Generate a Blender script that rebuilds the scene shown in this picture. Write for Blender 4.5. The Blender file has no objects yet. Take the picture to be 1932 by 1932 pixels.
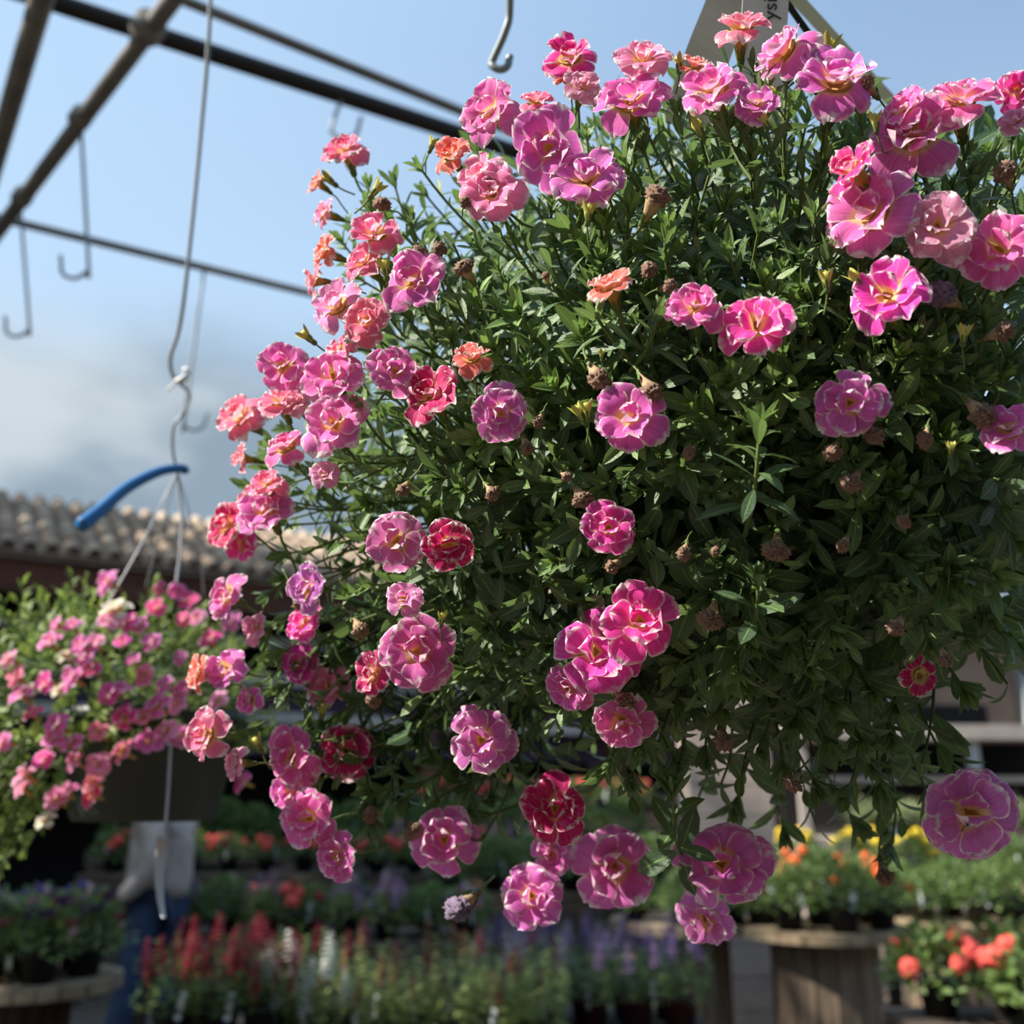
import bpy, math, random
import numpy as np
from mathutils import Vector, Matrix, Quaternion
from mathutils.bvhtree import BVHTree
rng = np.random.default_rng(7)
random.seed(7)
S = bpy.context.scene
COL = S.collection
PI = math.pi

# ------------------------------------------------------------------ camera, sun, sky, exposure
CAM = np.array([0.0, 0.0, 1.5]); PITCH = math.radians(15.7); F = 1932.0; H = 966.0
cd = bpy.data.cameras.new('camera'); cam = bpy.data.objects.new('camera', cd); COL.objects.link(cam)
cam.location = CAM; cam.rotation_euler = (PI/2 + PITCH, 0, 0)
cd.sensor_width = 36; cd.lens = 36; cd.clip_start = 0.05; cd.clip_end = 300
cd.dof.use_dof = True; cd.dof.focus_distance = 0.54; cd.dof.aperture_fstop = 7.0
S.camera = cam
S.view_settings.view_transform = 'Standard'; S.view_settings.look = 'None'
S.view_settings.gamma = 1; S.view_settings.use_curve_mapping = False; S.view_settings.exposure = 0.08
S.cycles.max_bounces = 8; S.cycles.transparent_max_bounces = 8

SUN = Vector((-0.72, -0.15, 0.68)).normalized()
sl = bpy.data.lights.new('sun', 'SUN'); so = bpy.data.objects.new('sun', sl); COL.objects.link(so)
sl.energy = 9.5; sl.angle = math.radians(0.6); sl.color = (1.0, 0.93, 0.82)
so.rotation_euler = SUN.to_track_quat('Z', 'Y').to_euler(); so.location = (-6, 0, 8)

def N(nt, t, loc=None, **kw):
    n = nt.nodes.new(t)
    for k, v in kw.items(): setattr(n, k, v)
    return n
def math_n(nt, op, a, b=None, c=None, clamp=False):
    n = nt.nodes.new('ShaderNodeMath'); n.operation = op; n.use_clamp = clamp
    for i, v in enumerate((a, b, c)):
        if v is None: continue
        if isinstance(v, (int, float)): n.inputs[i].default_value = v
        else: nt.links.new(v, n.inputs[i])
    return n.outputs[0]
def ramp(nt, fac, lo, hi, to0=0.0, to1=1.0, smooth=True):
    n = nt.nodes.new('ShaderNodeMapRange'); n.interpolation_type = 'SMOOTHSTEP' if smooth else 'LINEAR'
    nt.links.new(fac, n.inputs[0])
    n.inputs[1].default_value = lo; n.inputs[2].default_value = hi; n.inputs[3].default_value = to0; n.inputs[4].default_value = to1
    return n.outputs[0]
def mixc(nt, fac, a, b, mode='MIX'):
    n = nt.nodes.new('ShaderNodeMix'); n.data_type = 'RGBA'; n.blend_type = mode
    for idx, v in ((0, fac), (6, a), (7, b)):
        if isinstance(v, (int, float)): n.inputs[idx].default_value = v
        elif isinstance(v, tuple): n.inputs[idx].default_value = (*v, 1) if len(v) == 3 else v
        else: nt.links.new(v, n.inputs[idx])
    return n.outputs[2]
def noise(nt, vec, scale, detail=3, rough=0.55, w=None, dist=0):
    n = nt.nodes.new('ShaderNodeTexNoise')
    if w is not None:
        n.noise_dimensions = '4D'; nt.links.new(w, n.inputs['W'])
    if vec is not None: nt.links.new(vec, n.inputs['Vector'])
    n.inputs['Scale'].default_value = scale; n.inputs['Detail'].default_value = detail
    n.inputs['Roughness'].default_value = rough; n.inputs['Distortion'].default_value = dist
    return n.outputs[0]

W = bpy.data.worlds.new('world'); S.world = W; W.use_nodes = True
nt = W.node_tree; nt.nodes.clear()
out = N(nt, 'ShaderNodeOutputWorld'); bg = N(nt, 'ShaderNodeBackground'); nt.links.new(bg.outputs[0], out.inputs[0])
tc = N(nt, 'ShaderNodeTexCoord'); sep = N(nt, 'ShaderNodeSeparateXYZ'); nt.links.new(tc.outputs['Generated'], sep.inputs[0])
zel = sep.outputs[2]
vd = N(nt, 'ShaderNodeVectorMath', operation='DOT_PRODUCT'); nt.links.new(tc.outputs['Generated'], vd.inputs[0]); vd.inputs[1].default_value = SUN
toward = ramp(nt, vd.outputs['Value'], -0.15, 0.72)
blue = mixc(nt, toward, (0.23, 0.36, 0.60), (0.49, 0.70, 0.97))
hazef = ramp(nt, zel, 0.72, 0.36, 0, 0.85)
blue = mixc(nt, hazef, blue, (0.54, 0.74, 0.97))
mp = N(nt, 'ShaderNodeMapping'); nt.links.new(tc.outputs['Generated'], mp.inputs[0]); mp.inputs['Scale'].default_value = (1, 1, 2.0); mp.inputs['Location'].default_value = (0.35, 0.0, 0.2)
cn = noise(nt, mp.outputs[0], 1.9, 4, 0.45)
cn2 = noise(nt, mp.outputs[0], 5.0, 3, 0.5)
edge = math_n(nt, 'ADD', zel, math_n(nt, 'MULTIPLY', math_n(nt, 'SUBTRACT', cn, 0.5), -0.35))
cmask = ramp(nt, edge, 0.47, 0.33)
ccol = mixc(nt, ramp(nt, math_n(nt, 'ADD', math_n(nt,'MULTIPLY',cn2,0.6), math_n(nt,'MULTIPLY',toward,0.50)), 0.56, 0.78), (0.28, 0.37, 0.46), (0.60, 0.68, 0.74))
skyc = mixc(nt, cmask, blue, ccol)
nt.links.new(skyc, bg.inputs[0]); bg.inputs[1].default_value = 1.0

# ------------------------------------------------------------------ helpers
R_ = np.array([1, 0, 0.]); FW = np.array([0, math.cos(PITCH), math.sin(PITCH)]); UP = np.array([0, -math.sin(PITCH), math.cos(PITCH)])
def ray(px, py):
    d = FW*F + R_*(px-H) + UP*(H-py)
    return d/np.linalg.norm(d)
def onray(px, py, d): return CAM + ray(px, py)*d
def onz(px, py, z):
    r = ray(px, py); return CAM + r*((z-CAM[2])/r[2])
def at(px, Y, z):
    return np.array([(px-H)/F*(Y*math.cos(PITCH) + (z-1.5)*math.sin(PITCH)), Y, z])
def project(p):
    q = np.asarray(p)-CAM; d = q@FW
    return H + F*(q@R_)/d, H - F*(q@UP)/d, d
def unit(v): v = np.asarray(v, float); return v/(np.linalg.norm(v)+1e-12)

def tag(o, label=None, cat=None, group=None, kind=None):
    if label: o['label'] = label
    if cat: o['category'] = cat
    if group: o['group'] = group
    if kind: o['kind'] = kind
    return o
def empty(name, loc=(0, 0, 0)):
    o = bpy.data.objects.new(name, None); COL.objects.link(o); o.location = Vector(loc); o.empty_display_size = 0.05
    return o
def link(name, me, parent=None, loc=None, M=None):
    o = bpy.data.objects.new(name, me); COL.objects.link(o)
    if parent is not None: o.parent = parent
    if M is not None: o.matrix_basis = M
    if loc is not None: o.location = Vector(loc)
    return o
def mesh(name, V, Fc, mat, UV=None, tone=None, smooth=True):
    me = bpy.data.meshes.new(name)
    V = np.asarray(V, float)
    me.from_pydata(V.tolist(), [], [list(f) for f in Fc] if not isinstance(Fc, np.ndarray) else Fc.tolist())
    if UV is not None:
        l = me.uv_layers.new(name='UVMap'); vi = np.zeros(len(me.loops), np.int32); me.loops.foreach_get('vertex_index', vi)
        l.data.foreach_set('uv', np.asarray(UV, np.float32)[vi].ravel())
    if tone is not None:
        a = me.attributes.new('tone', 'FLOAT', 'POINT'); a.data.foreach_set('value', np.asarray(tone, np.float32))
    if mat: me.materials.append(mat)
    if smooth: me.polygons.foreach_set('use_smooth', np.ones(len(me.polygons), bool))
    me.update(); return me
def join(parts):
    V = []; Fc = []; n = 0
    for v, f in parts:
        v = np.asarray(v, float); V.append(v); Fc += [[i+n for i in q] for q in f]; n += len(v)
    return np.concatenate(V), Fc
def box(c, s, rz=0.0, taper=1.0):
    c = np.asarray(c, float); hx, hy, hz = np.asarray(s, float)/2
    P = []
    for z, k in ((-hz, 1), (hz, taper)):
        for x, y in ((-hx, -hy), (hx, -hy), (hx, hy), (-hx, hy)): P.append((x*k, y*k, z))
    P = np.array(P); cr, sr = math.cos(rz), math.sin(rz)
    P = np.c_[P[:, 0]*cr-P[:, 1]*sr, P[:, 0]*sr+P[:, 1]*cr, P[:, 2]] + c
    return P, [(3, 2, 1, 0), (4, 5, 6, 7), (0, 1, 5, 4), (1, 2, 6, 5), (2, 3, 7, 6), (3, 0, 4, 7)]
def tube(pts, r, n=8, cap=True):
    pts = np.asarray(pts, float); m = len(pts); r = np.broadcast_to(np.asarray(r, float), (m,))
    T = np.gradient(pts, axis=0); T /= np.linalg.norm(T, axis=1)[:, None]+1e-12
    a = np.array([0, 0, 1.]) if abs(T[0][2]) < 0.9 else np.array([1., 0, 0])
    V = []
    u = unit(np.cross(T[0], a))
    for i in range(m):
        u = unit(u - T[i]*(u@T[i])); w = np.cross(T[i], u)
        for k in range(n):
            th = 2*PI*k/n; V.append(pts[i] + r[i]*(math.cos(th)*u + math.sin(th)*w))
    Fc = [(i*n+k, i*n+(k+1) % n, (i+1)*n+(k+1) % n, (i+1)*n+k) for i in range(m-1) for k in range(n)]
    if cap: Fc += [tuple(range(n))[::-1], tuple((m-1)*n+k for k in range(n))]
    return np.array(V), Fc
def lathe(prof, n=24, c=(0, 0, 0)):
    V = []; m = len(prof)
    for r, z in prof:
        for k in range(n): V.append((r*math.cos(2*PI*k/n)+c[0], r*math.sin(2*PI*k/n)+c[1], z+c[2]))
    return np.array(V), [(i*n+k, i*n+(k+1) % n, (i+1)*n+(k+1) % n, (i+1)*n+k) for i in range(m-1) for k in range(n)]
def bez(p0, p1, p2, n=9):
    t = np.linspace(0, 1, n)[:, None]
    return (1-t)**2*np.asarray(p0) + 2*t*(1-t)*np.asarray(p1) + t*t*np.asarray(p2)
def spline(pts, n=6):
    P = [np.asarray(p, float) for p in pts]; P = [2*P[0]-P[1]] + P + [2*P[-1]-P[-2]]; o = []
    for i in range(1, len(P)-2):
        for t in np.linspace(0, 1, n, endpoint=False):
            a, b, c, d = P[i-1:i+3]
            o.append(0.5*(2*b+(c-a)*t+(2*a-5*b+4*c-d)*t*t+(3*b-a-3*c+d)*t**3))
    o.append(P[-2]); return np.array(o)

# ------------------------------------------------------------------ materials
def mat(name):
    m = bpy.data.materials.new(name); m.use_nodes = True; nt = m.node_tree; b = nt.nodes['Principled BSDF']; return m, nt, b
def plain(name, c, rough=0.6, metal=0.0, nscale=0, namt=0.25, c2=None, spec=0.4, stretch=None, bump=0.0):
    m, nt, b = mat(name); b.inputs['Base Color'].default_value = (*c, 1); b.inputs['Roughness'].default_value = rough
    b.inputs['Metallic'].default_value = metal; b.inputs['Specular IOR Level'].default_value = spec
    if nscale:
        tc = N(nt, 'ShaderNodeTexCoord'); mp = N(nt, 'ShaderNodeMapping'); nt.links.new(tc.outputs['Object'], mp.inputs[0])
        if stretch: mp.inputs['Scale'].default_value = stretch
        n = noise(nt, mp.outputs[0], nscale, 5, 0.6)
        c2 = c2 or tuple(x*(1-namt) for x in c)
        nt.links.new(mixc(nt, ramp(nt, n, 0.35, 0.65), c, c2), b.inputs['Base Color'])
        if bump:
            bp = N(nt, 'ShaderNodeBump'); bp.inputs['Strength'].default_value = bump; bp.inputs['Distance'].default_value = 0.01
            nt.links.new(n, bp.inputs['Height']); nt.links.new(bp.outputs[0], b.inputs['Normal'])
    return m
def translucent(nt, b, col, amt, gain=1.0):
    tr = N(nt, 'ShaderNodeBsdfTranslucent'); mx = N(nt, 'ShaderNodeMixShader'); mx.inputs[0].default_value = amt
    nt.links.new(col, tr.inputs[0]); nt.links.new(b.outputs[0], mx.inputs[1]); nt.links.new(tr.outputs[0], mx.inputs[2])
    nt.links.new(mx.outputs[0], nt.nodes['Material Output'].inputs[0])

def petal_material():
    m, nt, b = mat('petal'); uv = N(nt, 'ShaderNodeUVMap'); sp = N(nt, 'ShaderNodeSeparateXYZ'); nt.links.new(uv.outputs[0], sp.inputs[0])
    u, v = sp.outputs[0], sp.outputs[1]
    oi = N(nt, 'ShaderNodeObjectInfo'); rnd = math_n(nt, 'MULTIPLY', oi.outputs['Random'], 37.0)
    t = math_n(nt, 'ABSOLUTE', math_n(nt, 'SUBTRACT', math_n(nt, 'MULTIPLY', u, 2.0), 1.0))
    cx = N(nt, 'ShaderNodeCombineXYZ'); nt.links.new(math_n(nt, 'MULTIPLY', u, 9.0), cx.inputs[0]); nt.links.new(math_n(nt, 'MULTIPLY', v, 1.3), cx.inputs[1])
    streak = noise(nt, cx.outputs[0], 1.0, 4, 0.7, w=rnd)
    cy = N(nt, 'ShaderNodeCombineXYZ'); nt.links.new(u, cy.inputs[0]); nt.links.new(v, cy.inputs[1])
    blot = noise(nt, cy.outputs[0], 3.2, 5, 0.7, w=rnd)
    core = mixc(nt, ramp(nt, streak, 0.45, 0.75, 0, 0.5), oi.outputs['Color'], mixc(nt, 0.45, oi.outputs['Color'], (1.0, 0.78, 0.86)))
    dark = mixc(nt, 0.45, oi.outputs['Color'], (0.55, 0.0, 0.22))
    core = mixc(nt, ramp(nt, streak, 0.44, 0.28, 0, 0.6), core, dark)
    core = mixc(nt, math_n(nt, 'MULTIPLY', ramp(nt, t, 0.05, 0.012), 0.55), core, dark)
    ed = math_n(nt, 'MAXIMUM', math_n(nt, 'MULTIPLY', v, 1.0), math_n(nt, 'POWER', t, 1.6))
    ed = math_n(nt, 'ADD', ed, math_n(nt, 'MULTIPLY', math_n(nt, 'SUBTRACT', blot, 0.5), math_n(nt, 'MULTIPLY', oi.outputs['Alpha'], 2.3)))
    rim = ramp(nt, ed, 0.80, 1.02)
    whit = mixc(nt, math_n(nt, 'SUBTRACT', 1.0, v, clamp=True), (0.95, 0.88, 0.90), (0.95, 0.86, 0.62))
    col = mixc(nt, math_n(nt, 'MULTIPLY', rim, 0.92), core, whit)
    basef = ramp(nt, math_n(nt, 'ADD', v, math_n(nt, 'MULTIPLY', math_n(nt, 'SUBTRACT', streak, 0.5), 0.35)), 0.42, 0.16)
    col = mixc(nt, basef, col, (0.93, 0.66, 0.30))
    geo = N(nt, 'ShaderNodeNewGeometry')
    col = mixc(nt, math_n(nt, 'MULTIPLY', geo.outputs['Backfacing'], 0.40), col, (0.98, 0.72, 0.74))
    nt.links.new(col, b.inputs['Base Color']); b.inputs['Roughness'].default_value = 0.62; b.inputs['Specular IOR Level'].default_value = 0.25
    bp = N(nt, 'ShaderNodeBump'); bp.inputs['Strength'].default_value = 0.35; bp.inputs['Distance'].default_value = 0.0015
    nt.links.new(streak, bp.inputs['Height']); nt.links.new(bp.outputs[0], b.inputs['Normal'])
    translucent(nt, b, col, 0.42); return m
def leaf_material(name, old, young, trans=0.28, rough=0.5):
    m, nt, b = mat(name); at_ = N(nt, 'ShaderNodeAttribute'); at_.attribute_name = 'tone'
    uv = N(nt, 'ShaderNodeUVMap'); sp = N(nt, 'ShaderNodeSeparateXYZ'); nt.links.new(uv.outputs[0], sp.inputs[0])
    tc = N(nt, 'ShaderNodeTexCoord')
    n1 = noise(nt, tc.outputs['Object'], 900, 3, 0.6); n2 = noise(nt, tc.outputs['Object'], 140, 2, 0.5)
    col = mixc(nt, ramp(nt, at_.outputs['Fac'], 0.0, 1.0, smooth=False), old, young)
    col = mixc(nt, ramp(nt, n2, 0.35, 0.7, 0, 0.45), col, tuple(x*1.7 for x in old))
    t = math_n(nt, 'ABSOLUTE', math_n(nt, 'SUBTRACT', math_n(nt, 'MULTIPLY', sp.outputs[0], 2.0), 1.0))
    col = mixc(nt, math_n(nt, 'MULTIPLY', ramp(nt, t, 0.10, 0.03), 0.5), col, tuple(min(1, x*1.8+0.01) for x in young))
    col = mixc(nt, ramp(nt, n1, 0.60, 0.78, 0, 0.4), col, (0.34, 0.40, 0.28))
    nt.links.new(col, b.inputs['Base Color']); b.inputs['Roughness'].default_value = rough; b.inputs['Specular IOR Level'].default_value = 0.5
    bp = N(nt, 'ShaderNodeBump'); bp.inputs['Strength'].default_value = 0.4; bp.inputs['Distance'].default_value = 0.0012
    nt.links.new(n1, bp.inputs['Height']); nt.links.new(bp.outputs[0], b.inputs['Normal'])
    translucent(nt, b, mixc(nt, 0.5, col, young), trans); return m
M_petal = petal_material()
M_leaf = leaf_material('leaf', (0.055, 0.098, 0.058), (0.25, 0.40, 0.09), 0.3, 0.42)
M_leafbg = leaf_material('bedding_leaf', (0.045, 0.095, 0.028), (0.20, 0.29, 0.07), 0.3, 0.5)
M_leaf2 = leaf_material('painted_sunlit_leaf', (0.07, 0.13, 0.03), (0.34, 0.44, 0.09), 0.35, 0.5)  # brighter leaf greens for the left basket, sunlight painted into the colour
M_leafspike = leaf_material('spike_leaf', (0.10, 0.15, 0.05), (0.40, 0.46, 0.14), 0.3, 0.6)
M_leafpale = leaf_material('pale_leaf', (0.16, 0.20, 0.10), (0.45, 0.50, 0.25), 0.3, 0.6)
M_stem = plain('stem', (0.13, 0.19, 0.05), 0.55, nscale=60)
M_tube = plain('flower_tube', (0.62, 0.36, 0.08), 0.6, nscale=200, c2=(0.45, 0.30, 0.08))
_nt = M_tube.node_tree; _b = _nt.nodes['Principled BSDF']; translucent(_nt, _b, _b.inputs['Base Color'].links[0].from_socket, 0.35)
M_calyx = plain('calyx', (0.10, 0.17, 0.04), 0.55, nscale=150)
M_bud = plain('bud', (0.62, 0.58, 0.14), 0.6, nscale=220, c2=(0.38, 0.42, 0.08))
M_dead = plain('withered', (0.52, 0.35, 0.25), 0.85, nscale=260, c2=(0.24, 0.12, 0.09), bump=0.6)
M_deadp = plain('withered_purple', (0.42, 0.34, 0.48), 0.8, nscale=260, c2=(0.2, 0.13, 0.22), bump=0.6)
M_deadt = plain('withered_tube', (0.46, 0.36, 0.20), 0.8, nscale=120, c2=(0.30, 0.18, 0.10))
M_pot = plain('dark_green_plastic', (0.012, 0.022, 0.018), 0.45)
M_black = plain('black_plastic', (0.012, 0.012, 0.014), 0.5)
M_soil = plain('soil', (0.035, 0.022, 0.014), 0.95, nscale=60, bump=0.5)

# ------------------------------------------------------------------ vectorised leaves
def leaf_arrays(pos, ax, nrm, L, Wd, K, fold, tone, rows=6, cols=5, prof='ob'):
    """pos base, ax direction of leaf, nrm upper-side normal (all n x 3)"""
    n = len(pos); ax = ax/np.linalg.norm(ax, axis=1)[:, None]
    nrm = nrm - ax*np.sum(nrm*ax, axis=1)[:, None]; nrm /= np.linalg.norm(nrm, axis=1)[:, None]+1e-9
    sd = np.cross(ax, nrm)
    s = np.linspace(0, 1, rows); t = np.linspace(-1, 1, cols)
    if prof == 'ob': w = np.sin(PI*np.clip(s, 0, 1)**1.25)**0.75*0.94 + 0.07*(1-s)
    else: w = np.sin(PI*s**0.8)**0.9 + 0.05*(1-s)
    w[-1] = 0.03
    th = K[:, None]*s[None, :]; ds = 1.0/(rows-1)
    cx = np.concatenate([np.zeros((n, 1)), np.cumsum(np.cos((th[:, 1:]+th[:, :-1])/2)*ds, axis=1)], 1)
    cz = np.concatenate([np.zeros((n, 1)), np.cumsum(-np.sin((th[:, 1:]+th[:, :-1])/2)*ds, axis=1)], 1)
    A = cx*L[:, None]; Z = cz*L[:, None]
    Wt = w[None, :, None]*t[None, None, :]*(Wd[:, None, None]/2)
    Zt = Z[:, :, None] + np.abs(Wt)*fold[:, None, None] + 0*Wt
    At = A[:, :, None] + 0*Wt
    V = pos[:, None, None, :] + At[..., None]*ax[:, None, None, :] + Wt[..., None]*sd[:, None, None, :] + Zt[..., None]*nrm[:, None, None, :]
    V = V.reshape(n, rows*cols, 3)
    q = np.array([(i*cols+j, i*cols+j+1, (i+1)*cols+j+1, (i+1)*cols+j) for i in range(rows-1) for j in range(cols-1)])
    uv = np.array([((tt+1)/2, ss) for ss in s for tt in t])
    return V, q, uv
def leaves_mesh(name, V, q, uv, tone, m):
    n, k, _ = V.shape
    Fc = (q[None] + (np.arange(n)*k)[:, None, None]).reshape(-1, 4)
    me = bpy.data.meshes.new(name)
    me.vertices.add(n*k); me.vertices.foreach_set('co', V.astype(np.float32).ravel())
    me.loops.add(Fc.size); me.polygons.add(len(Fc))
    me.loops.foreach_set('vertex_index', Fc.astype(np.int32).ravel())
    me.polygons.foreach_set('loop_start', np.arange(0, Fc.size, 4, dtype=np.int32))
    me.polygons.foreach_set('use_smooth', np.ones(len(Fc), bool))
    me.update(calc_edges=True)
    l = me.uv_layers.new(name='UVMap'); l.data.foreach_set('uv', np.tile(uv, (n, 1))[Fc.ravel()].astype(np.float32).ravel())
    a = me.attributes.new('tone', 'FLOAT', 'POINT'); a.data.foreach_set('value', np.repeat(tone, k).astype(np.float32))
    me.materials.append(m); return me

# ------------------------------------------------------------------ flower prototypes (unit radius, facing +Z)
def petal_geo(Lp, Wp, tilt, ang, r0, z0, ruff, cup, droop, rs, ns=9, ntt=9):
    s = np.linspace(0, 1, ns); v = 1-(1-s)**1.5; t = np.linspace(-1, 1, ntt)
    ph = rs.uniform(0, 6.28, 3); V = []; UV = []
    asym = rs.uniform(-0.12, 0.12)
    for vi in v:
        w = Wp*(vi+0.06)**0.62*math.sqrt(max(0.0, 1-(vi*0.985)**5))
        for tt in t:
            x = w*tt; r = Lp*(vi*(1-0.055*math.exp(-(tt/0.22)**2)*vi) - 0.12*vi*abs(tt)**3)
            z = Lp*(0.20*math.sin(vi*PI*0.62)) + cup*tt*tt*vi*Wp - droop*vi**2.6*Lp
            z += ruff*vi**2*(math.sin(3.3*tt*1.2+ph[0]) + 0.6*math.sin(7.0*tt+ph[1])*vi + 0.35*math.sin(12*tt+ph[2])*vi**3)
            x += asym*vi*vi
            V.append((r, x, z)); UV.append(((tt+1)/2, vi))
    V = np.array(V); ct, st = math.cos(tilt), math.sin(tilt)
    V = np.c_[V[:, 0]*ct-V[:, 2]*st, V[:, 1], V[:, 0]*st+V[:, 2]*ct]
    V[:, 0] += r0; V[:, 2] += z0
    ca, sa = math.cos(ang), math.sin(ang)
    V = np.c_[V[:, 0]*ca-V[:, 1]*sa, V[:, 0]*sa+V[:, 1]*ca, V[:, 2]]
    q = [(i*ntt+j, (i+1)*ntt+j, (i+1)*ntt+j+1, i*ntt+j+1) for i in range(ns-1) for j in range(ntt-1)]
    return V, q, np.array(UV)
def strip_leaf(base, d, nrm, L, Wd, K=0.3, rows=5, cols=3):
    V, q, uv = leaf_arrays(np.array([base], float), np.array([d], float), np.array([nrm], float), np.array([L]), np.array([Wd]), np.array([K]), np.array([0.2]), None, rows, cols)
    return V[0], [tuple(x) for x in q]
def make_calyx(z=-1.15, L=0.62, r=0.13, out=0.35):
    P = [lathe([(0.02, z-0.1), (r*0.9, z-0.02), (r*1.05, z+0.12), (r, z+0.22)], 10)]
    for k in range(5):
        a = 2*PI*k/5+0.3; e = np.array([math.cos(a), math.sin(a), 0])
        P.append(strip_leaf(e*r*0.95+np.array([0, 0, z+0.1]), e*out+np.array([0, 0, 1.0]), -e, L, 0.17, -0.25))
    return join(P)
def make_variant(seed, kind='double'):
    rs = np.random.default_rng(seed); P = []
    a0 = rs.uniform(0, 6.28)
    side_up = {'double': 0.0, 'open': 0.0}.get(kind, 0.0)
    base_t = rs.uniform(-0.12, 0.18)
    for k in range(5):
        P.append(petal_geo(rs.uniform(0.74, 0.98), rs.uniform(0.58, 0.70), base_t+rs.uniform(-0.4, 0.25), a0+2*PI*k/5+rs.uniform(-.15, .15), 0.16, -0.10, 0.07, rs.uniform(-.1, .15), rs.uniform(0.05, 0.4), rs))
    if kind != 'star':
        nm = 4 if rs.random() < 0.6 else 5
        for k in range(nm):
            P.append(petal_geo(rs.uniform(0.60, 0.82), rs.uniform(0.46, 0.60), rs.uniform(0.15, 0.65), a0+0.6+2*PI*k/nm+rs.uniform(-.25, .25), 0.10, -0.04, 0.075, rs.uniform(0.0, .35), rs.uniform(0.0, 0.3), rs))
        ni = 3 if kind == 'double' else 2
        for k in range(ni):
            P.append(petal_geo(rs.uniform(0.40, 0.56), rs.uniform(0.32, 0.44), rs.uniform(0.55, 1.15), a0+2*PI*k/ni+rs.uniform(-.3, .3), 0.05, -0.02, 0.05, rs.uniform(0.1, .5), 0.1, rs, 7, 7))
    bent = rs.uniform(-0.25, 0.25)
    tb = lathe([(0.06, -1.25), (0.11, -1.1), (0.13, -0.85), (0.19, -0.55), (0.26, -0.3), (0.33, -0.10), (0.40, 0.0), (0.2, -0.12), (0.10, -0.22), (0.001, -0.25)], 14)
    ped = tube(spline([(0, 0, -1.2), (0.05+bent*.3, 0.02, -1.6), (bent, 0.1, -2.2), (bent*1.6, 0.3, -2.9)], 4), [0.05]*13, 6)
    return dict(tube=mesh('flower_tube', *tb, M_tube), calyx=mesh('calyx', *make_calyx(), M_calyx), ped=mesh('flower_stalk', *ped, M_stem),
                petals=[mesh('petal', v, q, M_petal, uv) for v, q, uv in P], raw=P)
VAR = [make_variant(100+i, 'double' if i < 7 else 'open') for i in range(10)]
STAR = make_variant(300, 'star')
def frame(nrm, spin):
    n = Vector(nrm).normalized(); q = n.to_track_quat('Z', 'Y'); return (q @ Quaternion((0, 0, 1), spin)).to_matrix().to_4x4()
COLR = {  # object colour + margin whiteness
 'P': (0.83, 0.16, 0.55, 0.42), 'M': (0.90, 0.07, 0.48, 0.34), 'L': (0.88, 0.32, 0.58, 0.50), 'V': (0.74, 0.19, 0.60, 0.42), 'H': (0.84, 0.03, 0.30, 0.50),
 'R': (0.66, 0.015, 0.17, 0.48), 'C': (0.90, 0.20, 0.36, 0.48), 'O': (0.92, 0.20, 0.14, 0.55), 'W': (0.80, 0.22, 0.56, 0.75)}
def put_flower(parent, pos, nrm, rad, colour, var=None, name='flower'):
    v = var or random.choice(VAR); sc = rad
    M = Matrix.Translation(Vector(pos) - parent.location) @ frame(nrm, random.uniform(0, 6.28)) @ Matrix.Diagonal((sc*random.uniform(.9, 1.08), sc*random.uniform(.9, 1.08), sc, 1))
    f = link(name, v['tube'], parent, M=M)
    c = COLR[colour]; j = [random.uniform(0.88, 1.1) for _ in range(3)]
    for me in v['petals']:
        p = link('petal', me, f); p.color = (min(1, c[0]*j[0]), min(1, c[1]*j[1]), min(1, c[2]*j[2]), min(1, c[3]*random.uniform(.75, 1.2)))
    link('calyx', v['calyx'], f); link('flower_stalk', v['ped'], f)
    return f
def crumple(seed, sx=1.0):
    import bmesh
    from mathutils import noise as mn
    bm = bmesh.new(); bmesh.ops.create_icosphere(bm, subdivisions=4, radius=0.42); V = []
    off = Vector((seed*3.1, seed*1.7, 0))
    for v in bm.verts:
        d = v.co.normalized(); k = 0.72 + 0.55*abs(mn.noise(d*2.6+off)) + 0.40*mn.noise(d*6+off)
        v.co = Vector((d.x*sx, d.y, d.z*0.9))*0.42*max(0.3, k)
    Vv = np.array([v.co[:] for v in bm.verts]); Ff = [tuple(x.index for x in f.verts) for f in bm.faces]; bm.free()
    return Vv, Ff
def dead_variant(seed, m):
    return dict(head=mesh('withered_head', *crumple(seed, 1+0.3*(seed % 2)), m), tube=mesh('withered_tube', *lathe([(0.08, -1.25), (0.13, -1.0), (0.16, -0.7), (0.26, -0.35), (0.33, -0.12), (0.2, 0.05)], 10), M_deadt),
                calyx=mesh('calyx', *make_calyx(-1.15, 0.5, 0.14, 0.6), M_calyx), ped=mesh('flower_stalk', *tube(spline([(0, 0, -1.2), (0.1, 0, -1.7), (0.3, 0.1, -2.4)], 4), 0.05, 6), M_stem))
DEAD = [dead_variant(i, M_dead) for i in range(4)] + [dead_variant(9, M_deadp)]
def put_dead(parent, pos, nrm, rad, purple=False):
    v = DEAD[4] if purple else random.choice(DEAD[:4])
    M = Matrix.Translation(Vector(pos)-parent.location) @ frame(nrm, random.uniform(0, 6.28)) @ Matrix.Diagonal((rad, rad, rad*random.uniform(.9, 1.15), 1))
    h = link('withered_flower', v['head'], parent, M=M); h['label'] = 'crumpled faded purple flower head' if purple else 'dried brown crumpled flower head'
    link('withered_tube', v['tube'], h); link('calyx', v['calyx'], h); link('flower_stalk', v['ped'], h)
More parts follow.
